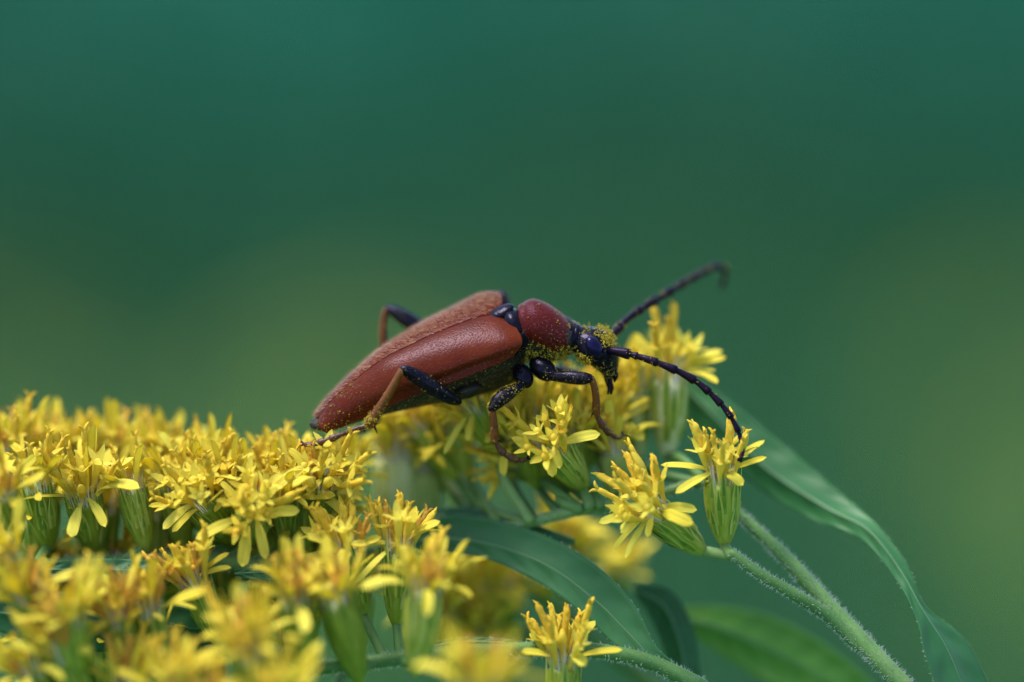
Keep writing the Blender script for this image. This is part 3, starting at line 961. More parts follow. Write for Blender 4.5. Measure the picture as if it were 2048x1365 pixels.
# ------------------------------------------------------------------ dense flower mass carrying the hind legs
B = plant_root('dense golden flower mass under the tip of the abdomen', -7.0, 4.0)
gz = B.location.z
rows = [(640, 1120, -40, 10), (520, 1130, -60, 14), (380, 1120, -70, 17), (220, 1130, -70, 20), (60, 1145, -60, 22), (-120, 1190, -50, 26)]
main_stem(B, rows, [(-4.4, 1.0, 86.5, 40), (-5.6, 2.4, 70, 70), (-6.6, 3.6, 35, 85), (-7.0, 4.0, gz, 95)])
stem_hairs(B, rows, 900, 11, seed=4)
HB = [  # px, py, z, axis, scale, wilt, seed, droop
    (25, 908, -170, (-.05, 1, .15), 1.0, .1, 20, 30), (105, 910, -230, (.08, 1, .1), 1.0, .25, 21, 0), (170, 912, -270, (.0, 1, .1), 1.0, .1, 22, 0),
    (225, 912, -250, (.06, 1, .1), 1.0, .3, 23, 0), (285, 915, -230, (.2, 1, .1), 1.0, .0, 24, 0), (165, 985, -40, (-.1, .75, .6), 1.05, .0, 25, 8),
    (75, 965, -30, (-.1, .8, .5), 1.05, .0, 26, 0), (262, 972, -45, (-.22, 1, .25), 1.0, .0, 27, 0), (345, 965, -100, (-.15, .95, .35), 1.0, .0, 28, 0),
    (395, 1000, -15, (-.45, .6, .72), 1.05, .0, 29, 8), (505, 1020, 20, (.06, .42, .9), 1.12, .0, 30, 4), (430, 945, -150, (.0, 1, .2), 1.0, .0, 31, 0),
    (495, 950, -160, (.02, 1, .2), .95, .0, 32, 0), (550, 955, -130, (.1, 1, .25), 1.0, .0, 33, 0), (600, 958, -120, (.0, .95, .3), 1.0, .1, 34, 0),
    (645, 962, -25, (.14, .55, .8), 1.05, .1, 35, 4), (565, 990, -40, (.0, .7, .7), .95, .1, 36, 0), (455, 975, -60, (-.08, .85, .5), .95, .0, 37, 0),
    (690, 945, -190, (.1, 1, .1), .95, .1, 38, 0), (5, 985, 110, (-.2, .7, .6), 1.0, .5, 39, 0),
    (60, 1030, -130, (-.1, 1, .2), 1.1, .2, 90, 0), (205, 1010, -140, (.1, 1, .3), 1.05, .2, 91, 0), (320, 1020, -170, (.1, 1, .25), 1.1, .3, 92, 0),
    (440, 1045, -150, (-.1, 1, .3), 1.1, .1, 93, 0), (560, 1040, -130, (.1, 1, .3), 1.05, .1, 94, 0), (660, 1030, -170, (.1, 1, .2), 1.1, .1, 95, 0),
    (60, 900, -290, (.0, 1, .1), 1.0, .1, 96, 0), (350, 925, -270, (.1, 1, .1), .95, .0, 97, 0), (400, 960, -90, (-.1, .9, .35), 1.0, .0, 98, 0), (610, 985, -90, (.1, .9, .4), 1.0, .0, 99, 0)]
B2 = plant_root('soft back row of goldenrod heads along the top of the flower mass', -8.5, 7.0)
rows = [(720, 1110, -200, 9), (560, 1122, -215, 13), (380, 1128, -220, 16), (200, 1134, -220, 18), (40, 1144, -215, 20), (-140, 1180, -210, 24)]
main_stem(B2, rows, [(-4.7, 2.0, 86.3, 38), (-6.2, 4.2, 70, 68), (-7.8, 6.2, 35, 85), (-8.5, 7.0, B2.location.z, 95)])
B3 = plant_root('shaded goldenrod heads deep inside and beneath the flower mass', -5.5, 8.5)
random.seed(3)
for (px, py, z, ax, sc, wl, sd_, dr) in HB:
    plant = B2 if z <= -120 else B
    p = flower_head(plant, px, py, z, ax, sc * 1.12, rays=9, wilt=wl * .85, tall=1 + sd_ % 2, up=1 + sd_ % 3, droop=dr, seed=sd_)
    tx = px * .86 + 10
    stalk(plant, p, [(tx, 1128, -60 if plant is B else -215)], 9, 11)
for px, py, z, ax, sc, sd_ in [(30, 1120, -190, (.0, 1, .3), 1.2, 130), (130, 1150, -230, (.1, 1, .3), 1.2, 131), (230, 1130, -200, (-.1, 1, .3), 1.2, 132), (330, 1160, -230, (.1, 1, .3), 1.2, 133),
                            (430, 1170, -200, (-.1, 1, .3), 1.2, 134), (530, 1150, -230, (.0, 1, .3), 1.2, 135), (620, 1170, -190, (.1, 1, .3), 1.2, 136), (720, 1180, -230, (.1, 1, .3), 1.1, 137),
                            (90, 1260, -150, (.0, 1, .3), 1.2, 138), (210, 1280, -120, (.0, 1, .3), 1.2, 139), (420, 1280, -130, (.0, 1, .3), 1.2, 140), (580, 1285, -100, (.0, 1, .3), 1.2, 141)]:
    p = flower_head(B3, px, py, z, ax, sc, rays=9, tall=1, up=1, seed=sd_, wilt=.2)
    stalk(B3, p, [(px * .9 + 20, py + 200, z + 10), (px * .8, 1500, -60)], 9, 13)
main_stem(B3, [(640, 1510, -60, 10), (300, 1500, -60, 14), (0, 1490, -60, 18), (-140, 1500, -60, 22)], [(-4.2, 1.6, 85.5, 34), (-4.8, 5.0, 70, 66), (-5.3, 7.6, 35, 85), (-5.5, 8.5, B3.location.z, 95)])
leaf(B, [(60, 1130, -20), (200, 1118, 0), (330, 1125, 10), (430, 1150, 0)], [(60, 1140, -20), (200, 1140, 10), (330, 1145, 20), (430, 1155, 0)], [(60, 1150, -20), (200, 1165, 20), (330, 1168, 30), (430, 1160, 0)], rib=2.5, hairs=40)
leaf(B, [(470, 1140, 0), (560, 1128, 10), (640, 1135, 10), (720, 1160, -10)], [(470, 1148, 0), (560, 1145, 20), (640, 1150, 20), (720, 1164, -10)], [(470, 1156, 0), (560, 1164, 30), (640, 1168, 30), (720, 1168, -10)], rib=2.5, hairs=40)
leaf(B, [(-40, 1190, -60), (120, 1185, -40), (300, 1200, -40), (520, 1260, -60)], [(-40, 1220, -60), (120, 1240, -30), (300, 1250, -30), (520, 1270, -60)], [(-40, 1250, -60), (120, 1300, -40), (300, 1300, -40), (520, 1280, -60)], rib=2.5)
# a green-white unopened head and an out-of-focus one behind the abdomen
p = flower_head(B2, 790, 900, -260, (.0, 1, .1), 1.45, rays=6, tall=0, up=1, seed=41, bracts=False)
stalk(B2, p, [(760, 1100, -230), (715, 1112, -202)], 10, 10)
p = flower_head(A, 835, 858, -240, (-.62, .8, .05), 1.1, rays=9, wilt=.5, tall=1, up=1, seed=42)
stalk(A, p, [(960, 1010, -200), (1050, 1045, -123)], 9, 11)

# ------------------------------------------------------------------ nearer goldenrod spray along the bottom
C = plant_root('nearer goldenrod spray with drying orange heads and a long grey-green leaf', 4.0, -4.0)
gz = C.location.z
rows = [(560, 1345, 60, 12), (700, 1330, 60, 14), (860, 1310, 45, 15), (1020, 1300, 20, 15), (1180, 1300, 0, 15), (1300, 1325, -10, 16), (1400, 1372, -10, 18)]
main_stem(C, rows, [(1.7, .1, 87.2, 34), (2.6, -1.2, 70, 60), (3.6, -3.2, 35, 80), (4.0, -4.0, gz, 95)])
stem_hairs(C, rows, 1300, 8, seed=6)
leftb = [(-60, 1440, 120, 16), (150, 1420, 120, 16), (380, 1400, 110, 16), (560, 1345, 60, 15)]
v, f = tube(pxs(leftb), 40, 12)
px_obj('side_branch', v, f, M['stem'], C)
HC = [
    (388, 1165, 25, (-.40, .9, .2), 1.05, .2, 50, 7, (500, 1345)), (690, 1098, 15, (-.25, .95, .25), 1.08, .25, 51, 7, (770, 1320)),
    (800, 1095, 15, (.05, 1, .12), 1.15, .1, 52, 6, (800, 1315)), (850, 1180, 150, (.12, 1, .2), 1.1, .15, 53, 8, (810, 1325)),
    (590, 1200, 160, (-.15, .95, .25), 1.05, .5, 54, 9, (690, 1330)), (672, 1195, 150, (-.25, .95, .25), 1.05, .4, 55, 9, (740, 1328)),
    (500, 1300, 260, (-.15, .9, .4), 1.15, .35, 56, 9, (560, 1350)), (295, 1215, 100, (-.1, .9, .3), 1.0, .85, 57, 8, (380, 1400)),
    (235, 1235, 130, (-.2, .9, .35), 1.0, .6, 58, 8, (330, 1405)), (130, 1300, 180, (-.3, .9, .35), 1.1, .45, 59, 9, (200, 1415)),
    (60, 1345, 170, (-.4, .85, .3), 1.05, .3, 60, 9, (150, 1420)), (15, 1110, 130, (-.6, .6, .5), 1.0, .5, 61, 9, (60, 1430)),
    (50, 1190, 140, (-.3, .9, .3), 1.0, .6, 62, 8, (100, 1425)), (140, 1235, 210, (-.1, .9, .4), 1.0, .4, 63, 8, (160, 1420)),
    (345, 1385, 240, (.0, 1, .3), 1.05, .3, 64, 9, (380, 1430)), (550, 1400, 320, (.05, 1, .3), 1.1, .2, 65, 9, (540, 1470)),
    (255, 1375, 170, (.1, 1, .2), 1.0, .4, 66, 8, (240, 1440)), (960, 1385, 380, (.0, 1, .3), 1.15, .1, 67, 10, (930, 1480)),
    (1125, 1325, 45, (.0, 1, .12), 1.12, .0, 68, 7, (1120, 1460)), (440, 1420, 280, (-.2, 1, .3), 1.0, .3, 69, 8, (440, 1480))]
for (px, py, z, ax, sc, wl, sd_, nr, to) in HC:
    z = z * 1.25 if z > 90 else z
    p = flower_head(C, px, py, z, ax, sc * (1.14 if z > 60 else 1.05), rays=nr, wilt=wl * .85, tall=2, up=1 + sd_ % 3, seed=sd_)
    stalk(C, p, [(to[0], to[1], z * .6 + 20)], 9, 11)
leaf(C, [(800, 1075, -170), (900, 1030, -150), (1010, 1045, -120), (1120, 1085, -80), (1215, 1150, -45), (1275, 1220, -25), (1310, 1290, -15), (1370, 1345, -10)],
     [(800, 1085, -170), (900, 1078, -140), (1000, 1095, -110), (1100, 1135, -70), (1195, 1205, -40), (1260, 1270, -20), (1310, 1320, -12), (1370, 1355, -10)],
     [(805, 1095, -170), (900, 1104, -130), (990, 1124, -105), (1085, 1170, -65), (1165, 1228, -35), (1230, 1290, -15), (1300, 1340, -10), (1370, 1362, -10)], hairs=70, mat='leaf_mid')
leaf(C, [(780, 1050, -190), (860, 1018, -200), (960, 1020, -190), (1060, 1046, -150), (1150, 1080, -120)],
     [(780, 1060, -190), (870, 1040, -190), (960, 1040, -180), (1060, 1060, -150), (1150, 1084, -120)],
     [(780, 1070, -190), (870, 1065, -180), (960, 1062, -170), (1060, 1075, -145), (1150, 1090, -120)], hairs=120)
leaf(C, [(850, 1290, 30), (930, 1275, 25), (1020, 1280, 20), (1100, 1295, 10)], [(850, 1296, 30), (930, 1284, 30), (1020, 1288, 26), (1100, 1300, 10)],
     [(850, 1302, 30), (930, 1294, 34), (1020, 1297, 30), (1100, 1305, 10)], rib=3, hairs=60)

# ------------------------------------------------------------------ blurred plant behind, low on the right
E = plant_root('blurred goldenrod plant behind the stems with yellow heads and dark leaves', 5.0, 14.0)
gz = E.location.z
rows = [(1000, 1120, -520, 12), (1150, 1250, -480, 16), (1330, 1390, -460, 20), (1500, 1520, -450, 24)]
main_stem(E, rows, [(2.6, 4.0, 78, 50), (4.2, 10.0, 40, 80), (5.0, 14.0, gz, 90)])
for (px, py, z, ax, sc, sd_) in [(950, 1190, -420, (-.2, .8, .5), 1.25, 80), (1120, 1075, -420, (.2, .9, .3), 1.1, 81), (930, 1290, -380, (-.3, .6, .6), 1.2, 82),
                                 (1230, 1140, -560, (.2, .9, .3), 1.0, 83), (1010, 1170, -470, (.0, .8, .5), 1.2, 84), (890, 1230, -360, (-.2, .8, .5), 1.2, 85), (960, 1260, -400, (.1, .8, .5), 1.2, 86), (1150, 1110, -460, (.1, .8, .5), 1.1, 87)]:
    p = flower_head(E, px, py, z, ax, sc, rays=10, tall=1, up=1, seed=sd_)
    stalk(E, p, [(1130, 1240, -482)], 9, 11)
leaf(E, [(1270, 1170, -260), (1340, 1180, -250), (1385, 1250, -230), (1400, 1340, -220), (1400, 1450, -220)], [(1270, 1180, -260), (1325, 1210, -240), (1355, 1270, -220), (1372, 1350, -210), (1385, 1450, -215)],
     [(1270, 1190, -260), (1300, 1235, -250), (1325, 1290, -240), (1345, 1360, -230), (1370, 1450, -220)])
leaf(E, [(1330, 1215, -420), (1450, 1215, -400), (1560, 1240, -380), (1680, 1310, -350), (1800, 1420, -340)], [(1330, 1225, -420), (1450, 1260, -390), (1560, 1310, -370), (1670, 1370, -350), (1790, 1440, -340)],
     [(1330, 1235, -420), (1440, 1310, -400), (1540, 1370, -380), (1650, 1420, -350), (1780, 1460, -340)], mat='leaf_light')

# ------------------------------------------------------------------ the beetle
PHI = R(39.5)                                   # body rolled towards the camera
ZS = -62.0                                      # depth of the body axis
AX = R(26.0)
F3 = np.array([math.cos(AX), math.sin(AX), 0.0]); N3 = np.array([-math.sin(AX), math.cos(AX), 0.0]); Z3 = np.array([0, 0, 1.0])
DOR = N3 * math.cos(PHI) + Z3 * math.sin(PHI)   # dorsal
LAT = N3 * math.sin(PHI) - Z3 * math.cos(PHI)   # towards the far side
P0 = V(1020, 665, ZS)
SX = [-426, -405, -370, -330, -250, -145, -60, 0, 20]
SC = [2, 5, 9, 13, 22, 23.5, 22, 19, 18]
SW = [32, 40, 47, 56, 74, 95, 102, 101, 96]
SH = [18, 28, 38, 47, 56, 54, 47, 39, 35]


def smooth_tab(x, xs, ys):
    """smooth interpolation through a table"""
    x = np.asarray(x, float)
    acc = 0
    for d, w in ((-18, .2), (-9, .2), (0, .2), (9, .2), (18, .2)):
        acc = acc + w * np.interp(x + d, xs, ys)
    return acc


beetle = empty('beetle', tuple(to_world([P0])[0]))
tag(beetle, 'red-brown longhorn beetle dusted with yellow pollen, climbing over the goldenrod flowers', 'beetle')


def elytron(side):
    """side -1 near, +1 far"""
    nu, nv = 90, 34
    vs = []
    for i in range(nu):
        v = i / (nu - 1)
        v = v ** 1.25 if v < .5 else v ** 1.25
        for j in range(nv):
            u = j / (nv - 1)
            front = 6 + 11 * math.sin(min(1, u * 1.1) * math.pi) ** .8 - 30 * (max(0, u - .5) / .5) ** 2.4 - 12 * math.exp(-u * 10)
            back = -428 + 14 * max(0, .2 - u) * 2.0 + 26 * max(0, u - .4) ** 1.8
            s = front + (back - front) * v
            w = float(smooth_tab(s, SX, SW)); h = float(smooth_tab(s, SX, SH)); c = float(smooth_tab(s, SX, SC))
            th = u * math.pi / 2 * 1.12
            ex = 0.95
            cx = math.sin(min(th, math.pi / 2)) ** ex
            cy = max(0.0, math.cos(th)) ** .92 if th < math.pi / 2 else -(math.sin(th - math.pi / 2)) * .55
            if th > math.pi / 2: cx = math.cos(th - math.pi / 2) ** 1.0
            # rounded front lip and apex, slight trough near the suture and a fold above the lateral margin
            d_front = (v * 430)
            lip = 1.0 - 0.30 * math.exp(-(d_front / 12.0) ** 1.2) - 0.35 * math.exp(-((1 - v) * 430 / 12.0) ** 1.2)
            shoulder = 5.0 * math.exp(-((s + 18) / 38.0) ** 2) * math.exp(-((u - .62) / .22) ** 2)
            fold = -7.0 * math.exp(-((u - .78) / .075) ** 2) * math.exp(-((s + 130) / 110.0) ** 2)
            gap = 0.3
            hh = h * cy * lip - 0.8 * math.exp(-(u * 40))
            ww = (w * cx * (0.9 + .1 * lip) + gap)
            rad = shoulder + fold + 3.0 * math.exp(-((u - .93) / .03) ** 2)
            p = P0 + F3 * s + N3 * c + DOR * (hh + rad * math.cos(th)) + LAT * side * (ww + rad * math.sin(th))
            vs.append(p)
    vs = np.array(vs)
    f = grid_faces(nu, nv)
    if side < 0:
        f = [q[::-1] for q in f]
    o = px_obj('elytron', vs, f, M['elytron'], beetle)
    md = o.modifiers.new('thickness', 'SOLIDIFY'); md.thickness = 3.5 * S; md.offset = -1
    return o, vs, f


near_el, near_v, near_f = elytron(-1)
far_el, far_v, far_f = elytron(1)
tag(near_el, 'near wing case facing the camera'); tag(far_el, 'far wing case with hair-lit upper edge')


def surf_samples(v, f, n, r2, weight=None):
    v = np.asarray(v)
    tri = []
    for q in f:
        for k in range(1, len(q) - 1):
            tri.append((q[0], q[k], q[k + 1]))
    tri = np.array(tri)
    a, b, c = v[tri[:, 0]], v[tri[:, 1]], v[tri[:, 2]]
    nr = np.cross(b - a, c - a)
    area = np.linalg.norm(nr, axis=1)
    w = area.copy()
    if weight is not None:
        w *= weight((a + b + c) / 3, nr / (area[:, None] + 1e-9))
    if w.sum() <= 0:
        return np.zeros((0, 3)), np.zeros((0, 3))
    idx = r2.choice(len(tri), n, p=w / w.sum())
    s, t = r2.random(n), r2.random(n)
    fl = s + t > 1
    s[fl], t[fl] = 1 - s[fl], 1 - t[fl]
    p = a[idx] + (b - a)[idx] * s[:, None] + (c - a)[idx] * t[:, None]
    return p, nr[idx] / (area[idx][:, None] + 1e-9)


def setae(parent, v, f, n, length, width, mat, back, r2, weight=None, name='seta', centre=None):
    p, nr = surf_samples(v, f, n, r2, weight)
    if centre is not None:
        sg = np.sign(((p - centre) * nr).sum(1)); nr = nr * sg[:, None]
    vs, fs = [], []
    for a, b in zip(p, nr):
        d = norm(b * .55 + back * .9 + r2.standard_normal(3) * .22)
        s = norm(np.cross(d, b)) * width
        k = len(vs)
        vs += [a - s, a + s, a + d * length * (.6 + .7 * r2.random())]
        fs.append((k, k + 1, k + 2))
    o = px_obj(name, np.array(vs), fs, mat, parent, smooth=False)
    tag(o, kind='stuff')
    return o


bc = P0 - F3 * 180 - N3 * 10
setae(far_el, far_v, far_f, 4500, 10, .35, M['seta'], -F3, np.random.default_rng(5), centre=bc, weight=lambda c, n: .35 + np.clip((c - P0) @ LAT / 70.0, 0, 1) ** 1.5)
setae(near_el, near_v, near_f, 3000, 6, .3, M['brown_seta'], -F3, np.random.default_rng(6), centre=bc)


# one continuous body: abdomen, thorax, neck and head
def body_mesh():
    secs = []   # centre, dorsal dir, lateral dir, half width, top height, bottom depth
    for s, c, w, ht, hb in [(-444, 6, 4, 4, 5), (-437, 5, 12, 9, 11), (-415, 4, 24, 12, 20), (-378, 8, 32, 18, 33), (-307, 15, 48, 30, 54), (-227, 21, 66, 38, 84), (-169, 22, 78, 38, 104), (-111, 22, 82, 34, 124), (-60, 20, 82, 30, 132), (-23, 17, 78, 30, 128), (0, 14, 64, 34, 112)]:
        secs.append((P0 + F3 * s + N3 * c, F3, PHI, w, ht, hb))
    for px, py, z, ang, w, ht, hb, ph in [(1036, 668, -62, 10, 52, 46, 76, 40), (1056, 668, -62, -2, 46, 52, 62, 38), (1090, 668, -62, -8, 50, 48, 62, 36), (1125, 672, -61, -12, 46, 38, 52, 34),
                                         (1148, 675, -60, -16, 36, 26, 36, 32), (1158, 677, -60, -22, 31, 24, 30, 30), (1172, 682, -60, -34, 40, 32, 36, 28), (1190, 694, -60, -48, 46, 38, 38, 26),
                                         (1206, 712, -58, -60, 42, 33, 32, 22), (1216, 731, -57, -72, 31, 22, 24, 20), (1221, 748, -56, -78, 20, 13, 15, 18), (1223, 760, -56, -80, 9, 6, 7, 18)]:
        a = R(ang)
        secs.append((V(px, py, z), np.array([math.cos(a), math.sin(a), 0]), R(ph), w, ht, hb))
    rows = []
    for c, fd, ph, w, ht, hb in secs:
        nn = np.array([-fd[1], fd[0], 0])
        rows.append(np.concatenate([c, nn * math.cos(ph) + Z3 * math.sin(ph), nn * math.sin(ph) - Z3 * math.cos(ph), [w, ht, hb]]))
    st = catmull(rows, 120)
    sides = 30
    vs = []
    for r in st:
        d, l = norm(r[3:6]), norm(r[6:9])
        for k in range(sides):
            t = 2 * math.pi * k / sides
            cy = math.sin(t)
            vs.append(r[:3] + l * r[9] * math.cos(t) + d * (r[10] if cy > 0 else r[11]) * cy)
    f = grid_faces(len(st), sides, True)
    f.append(tuple(range(sides))[::-1]); m = (len(st) - 1) * sides
    f.append(tuple(m + k for k in range(sides)))
    return np.array(vs), f


bv, bf = body_mesh()
bmat = [0 if bv[q[0]][0] > V(1140, 0)[0] or (abs(bv[q[0]][0] - V(1025, 0)[0]) < 26 and bv[q[0]][1] > -18) else 1 for q in bf]
body = px_obj('body', bv, bf, [M['black'], M['belly']], beetle, bmat)


def belly_w(c, n):
    return ((c[:, 1] < V(0, 690)[1]) & (c[:, 0] < V(1150, 0)[0])).astype(float) + .12


setae(body, bv, bf, 5000, 10, .4, M['grey_seta'], -F3, np.random.default_rng(8), weight=belly_w, centre=bc)


def pronotum_mesh():
    rows = [(1041, 618, 692, .50), (1043, 612, 696, .52), (1048, 608, 697, .52), (1054, 606, 698, .52), (1064, 600, 702, .53), (1078, 598, 707, .55), (1095, 603, 712, .57), (1113, 613, 713, .57),
            (1128, 625, 710, .55), (1139, 636, 704, .52), (1145, 643, 697, .50), (1148, 644, 696, .51), (1151, 645, 696, .5), (1154, 650, 692, .45)]
    st = catmull([(x, t, b, k) for x, t, b, k in rows], 60)
    sides = 40
    vs = []
    for x, t, b, k in st:
        cy, hr = (t + b) / 2, (b - t) / 2
        for q in range(sides):
            a = 2 * math.pi * q / sides
            ca, sa = math.cos(a), math.sin(a)
            sup = (abs(ca) ** 2.3 + abs(sa) ** 2.3) ** (-1 / 2.3)
            yy = cy - hr * sa * sup
            xx = x + (yy - cy) * .16 - 3 * math.cos((yy - cy) / max(hr, 1) * 1.5)
            vs.append(V(xx, yy, -62 + hr * 1.12 * ca * sup))
    return np.array(vs), grid_faces(60, sides, True)


pv, pf = pronotum_mesh()
pro = px_obj('pronotum', pv, pf, M['pronotum'], beetle)
md = pro.modifiers.new('thickness', 'SOLIDIFY'); md.thickness = 3 * S; md.offset = 1
setae(pro, pv, pf, 900, 5, .3, M['brown_seta'], np.array([.6, -.5, 0]), np.random.default_rng(9), centre=V(1095, 660, -62))
# dark mesothorax with the scutellum, a small shield between the wing-case bases
# neck ring, eyes, mouthparts
v, f = tube(pxs([(1150, 676, -58, 30), (1155, 677, -58, 28)]), 6, 24)
px_obj('neck_ring', v, f, M['black'], beetle)


def ellipsoid(c, ax, n=18, m=24):
    vs = []
    for i in range(n):
        a = math.pi * (i + .02) / (n - .96)
        for j in range(m):
            b = 2 * math.pi * j / m
            vs.append(c + ax[0] * math.sin(a) * math.cos(b) + ax[1] * math.sin(a) * math.sin(b) + ax[2] * math.cos(a))
    return np.array(vs), grid_faces(n, m, True)


v, f = ellipsoid(V(1030, 655, -60), (F3 * 30, N3 * 42, Z3 * 52))
px_obj('mesothorax', v, f, M['black'], beetle)
v, f = ellipsoid(P0 + F3 * 0 + N3 * 19 + DOR * 33, (F3 * 30, LAT * 17, DOR * 8))
px_obj('scutellum', v, f, M['black'], beetle)


for zc, sg in ((-20, 1), (-98, -1)):
    a = R(-58)
    e1 = np.array([math.cos(a), math.sin(a), 0]) * 25
    e2 = np.array([-math.sin(a), math.cos(a), -.15 * sg]) * 16
    v, f = ellipsoid(V(1189, 695, zc), (e1, e2, np.array([0, 0, 15.0])))
    px_obj('eye', v, f, M['eye'], beetle)
for dx, zz in ((0, -48), (-6, -66)):
    v, f = tube(pxs([(1218 + dx, 752, zz, 6), (1221 + dx, 766, zz, 4.5), (1224 + dx, 776, zz, 3.6), (1222 + dx, 788, zz, 2.6)]), 16, 8)
    px_obj('palp', v, f, M['black'], beetle)
for zz in (-50, -64):
    v, f = tube(pxs([(1226, 740, zz, 8), (1231, 752, zz, 6), (1229, 764, zz, 2)]), 12, 8)
    px_obj('mandible', v, f, M['black'], beetle)


def antenna(rows, segs, widths):
    path = catmull([V(*r) for r in rows], 200)
    seg = np.concatenate([[0], np.cumsum(np.linalg.norm(np.diff(path, axis=0), axis=1))])
    tot = seg[-1]
    st = []
    cuts = np.concatenate([[0], np.cumsum(segs)]) / sum(segs)
    for i in range(len(segs)):
        for t, k in ((.03, .72), (.25, .80), (.6, .95), (.85, 1.12), (.96, 1.08), (.995, .8)):
            d = (cuts[i] + (cuts[i + 1] - cuts[i]) * t) * tot
            st.append([np.interp(d, seg, path[:, a]) for a in range(3)] + [widths[i] * k])
    st = np.array(st)
    v, f = [], []
    sides = 10
    T = np.gradient(st[:, :3], axis=0)
    for i, r in enumerate(st):
        t = norm(T[i]); u = norm(np.cross(t, [0.1, 0.3, 1])); w = np.cross(t, u)
        for k in range(sides):
            a = 2 * math.pi * k / sides
            v.append(r[:3] + (u * math.cos(a) + w * math.sin(a)) * r[3])
    f = grid_faces(len(st), sides, True)
    f.append(tuple(range(sides))[::-1]); m = (len(st) - 1) * sides
    f.append(tuple(m + k for k in range(sides)))
    v = np.array(v)
    o = px_obj('antenna', v, f, M['antenna'], beetle)
    return o, v, f


SEG = [1.5, .45, 1.3, 1.25, 1.3, 1.1, 1.05, 1.0, .95, .9, 1.0]
near_ant = antenna([(1216, 700, -28), (1232, 703, -18), (1275, 713, -5), (1320, 728, 5), (1362, 746, 12), (1400, 769, 16), (1436, 802, 22), (1464, 838, 30), (1481, 875, 38), (1486, 905, 44), (1478, 924, 48)], SEG,
                   [10.5, 7.5, 8.4, 8.6, 8.6, 8.2, 7.6, 7.0, 6.4, 5.8, 4.8])
far_ant = antenna([(1212, 682, -78), (1228, 668, -95), (1252, 641, -125), (1290, 614, -160), (1335, 587, -205), (1375, 563, -245), (1408, 545, -285), (1434, 533, -320), (1449, 540, -345), (1450, 556, -360), (1443, 575, -372)], SEG,
                  [10, 7.5, 9, 9.4, 9.4, 9.2, 9, 8.6, 8, 7.4, 6])

ANCH = {}


def leg(label, femur, tibia, tarsus, spur=None, fm='black', tm='tibia', sm='tarsus'):
    L = empty('leg', (0, 0, 0), beetle)
    tag(L, label)
    out = []
    v, f = tube(pxs(femur), 34, 14); px_obj('femur', v, f, M[fm], L); out.append((v, f))
    v, f = tube(pxs(tibia), 30, 12); px_obj('tibia', v, f, M[tm], L); out.append((v, f))
    # tarsus: jointed, every joint widening towards its end
    st = pxs(tarsus)
    path = catmull(st, 120)
    seg = np.concatenate([[0], np.cumsum(np.linalg.norm(np.diff(path[:, :3], axis=0), axis=1))])
    rows = []
    cuts = [0, .40, .62, .78, 1.0]
    for i in range(4):
        for t, k in ((.04, .78), (.4, .9), (.85, 1.18), (.97, .85)):
            d = (cuts[i] + (cuts[i + 1] - cuts[i]) * t) * seg[-1]
            rows.append([np.interp(d, seg, path[:, a]) for a in range(3)] + [np.interp(d, seg, path[:, 3]) * k])
    v, f = tube(np.array(rows), 60, 10)
    px_obj('tarsus', v, f, M[sm], L); out.append((v, f))
    for (hv, hf), hm, cnt in ((out[0], 'grey_seta', 300), (out[1], 'brown_seta', 300), (out[2], 'brown_seta', 200)):
        ctr = hv.mean(0)
        dirn = norm(st[0][:3] - pxs(femur)[0][:3]) * .6
        setae(L, hv, hf, cnt, 5.5, .28, M[hm], dirn, np.random.default_rng(cnt), name='leg_hair', centre=ctr)
    e = path[-1, :3]; dr = norm(path[-1, :3] - path[-8, :3])
    sd2 = norm(np.cross(dr, [0, .6, 1]))
    for sg in (-1, 1):
        v, f = tube(np.array([np.append(e, 2.4), np.append(e + dr * 8 + sd2 * sg * 6, 1.8), np.append(e + dr * 13 + sd2 * sg * 8 + np.array([0, -5, 0]), .6)]), 10, 6)
        px_obj('claw', v, f, M['black'], L)
    for sp in (spur or []):
        v, f = tube(pxs(sp), 10, 6)
        px_obj('spur', v, f, M['black'], L)
    return out


legs = []
legs += leg('near hind leg, bent at the knee over the wing case', [(918, 804, -8, 8), (898, 796, 10, 13), (868, 778, 24, 17), (838, 757, 32, 16), (815, 743, 36, 12), (804, 739, 38, 8)],
            [(804, 741, 38, 7.5), (796, 755, 38, 7.5), (778, 787, 34, 8.5), (758, 820, 28, 10), (742, 845, 24, 12), (738, 852, 23, 9)],
            [(742, 850, 22, 6.5), (720, 856, 18, 6), (690, 867, 10, 6), (662, 878, 4, 6.5), (638, 886, -2, 6.5), (622, 890, -8, 5), (608, 889, -14, 4)],
            [[(747, 848, 26, 4), (750, 856, 28, 2.6), (755, 868, 30, .5)], [(733, 850, 18, 4), (730, 858, 18, 2.4), (728, 866, 16, .5)]])
legs += leg('near middle leg, femur pointing back and down', [(1048, 766, -14, 9), (1034, 777, 6, 11), (1012, 790, 22, 15.5), (996, 803, 30, 15), (986, 816, 34, 10), (984, 822, 34, 8)],
            [(985, 820, 34, 7.5), (987, 838, 32, 7), (989, 858, 28, 7.5), (989, 876, 24, 8.5), (991, 885, 22, 7)],
            [(991, 884, 22, 6), (998, 896, 18, 6.5), (1008, 907, 12, 7), (1020, 914, 6, 7), (1034, 920, 2, 6.5), (1046, 921, -2, 5), (1054, 918, -4, 3.5)],
            [[(996, 880, 24, 3), (1002, 884, 26, 1.5), (1006, 885, 26, .4)]])
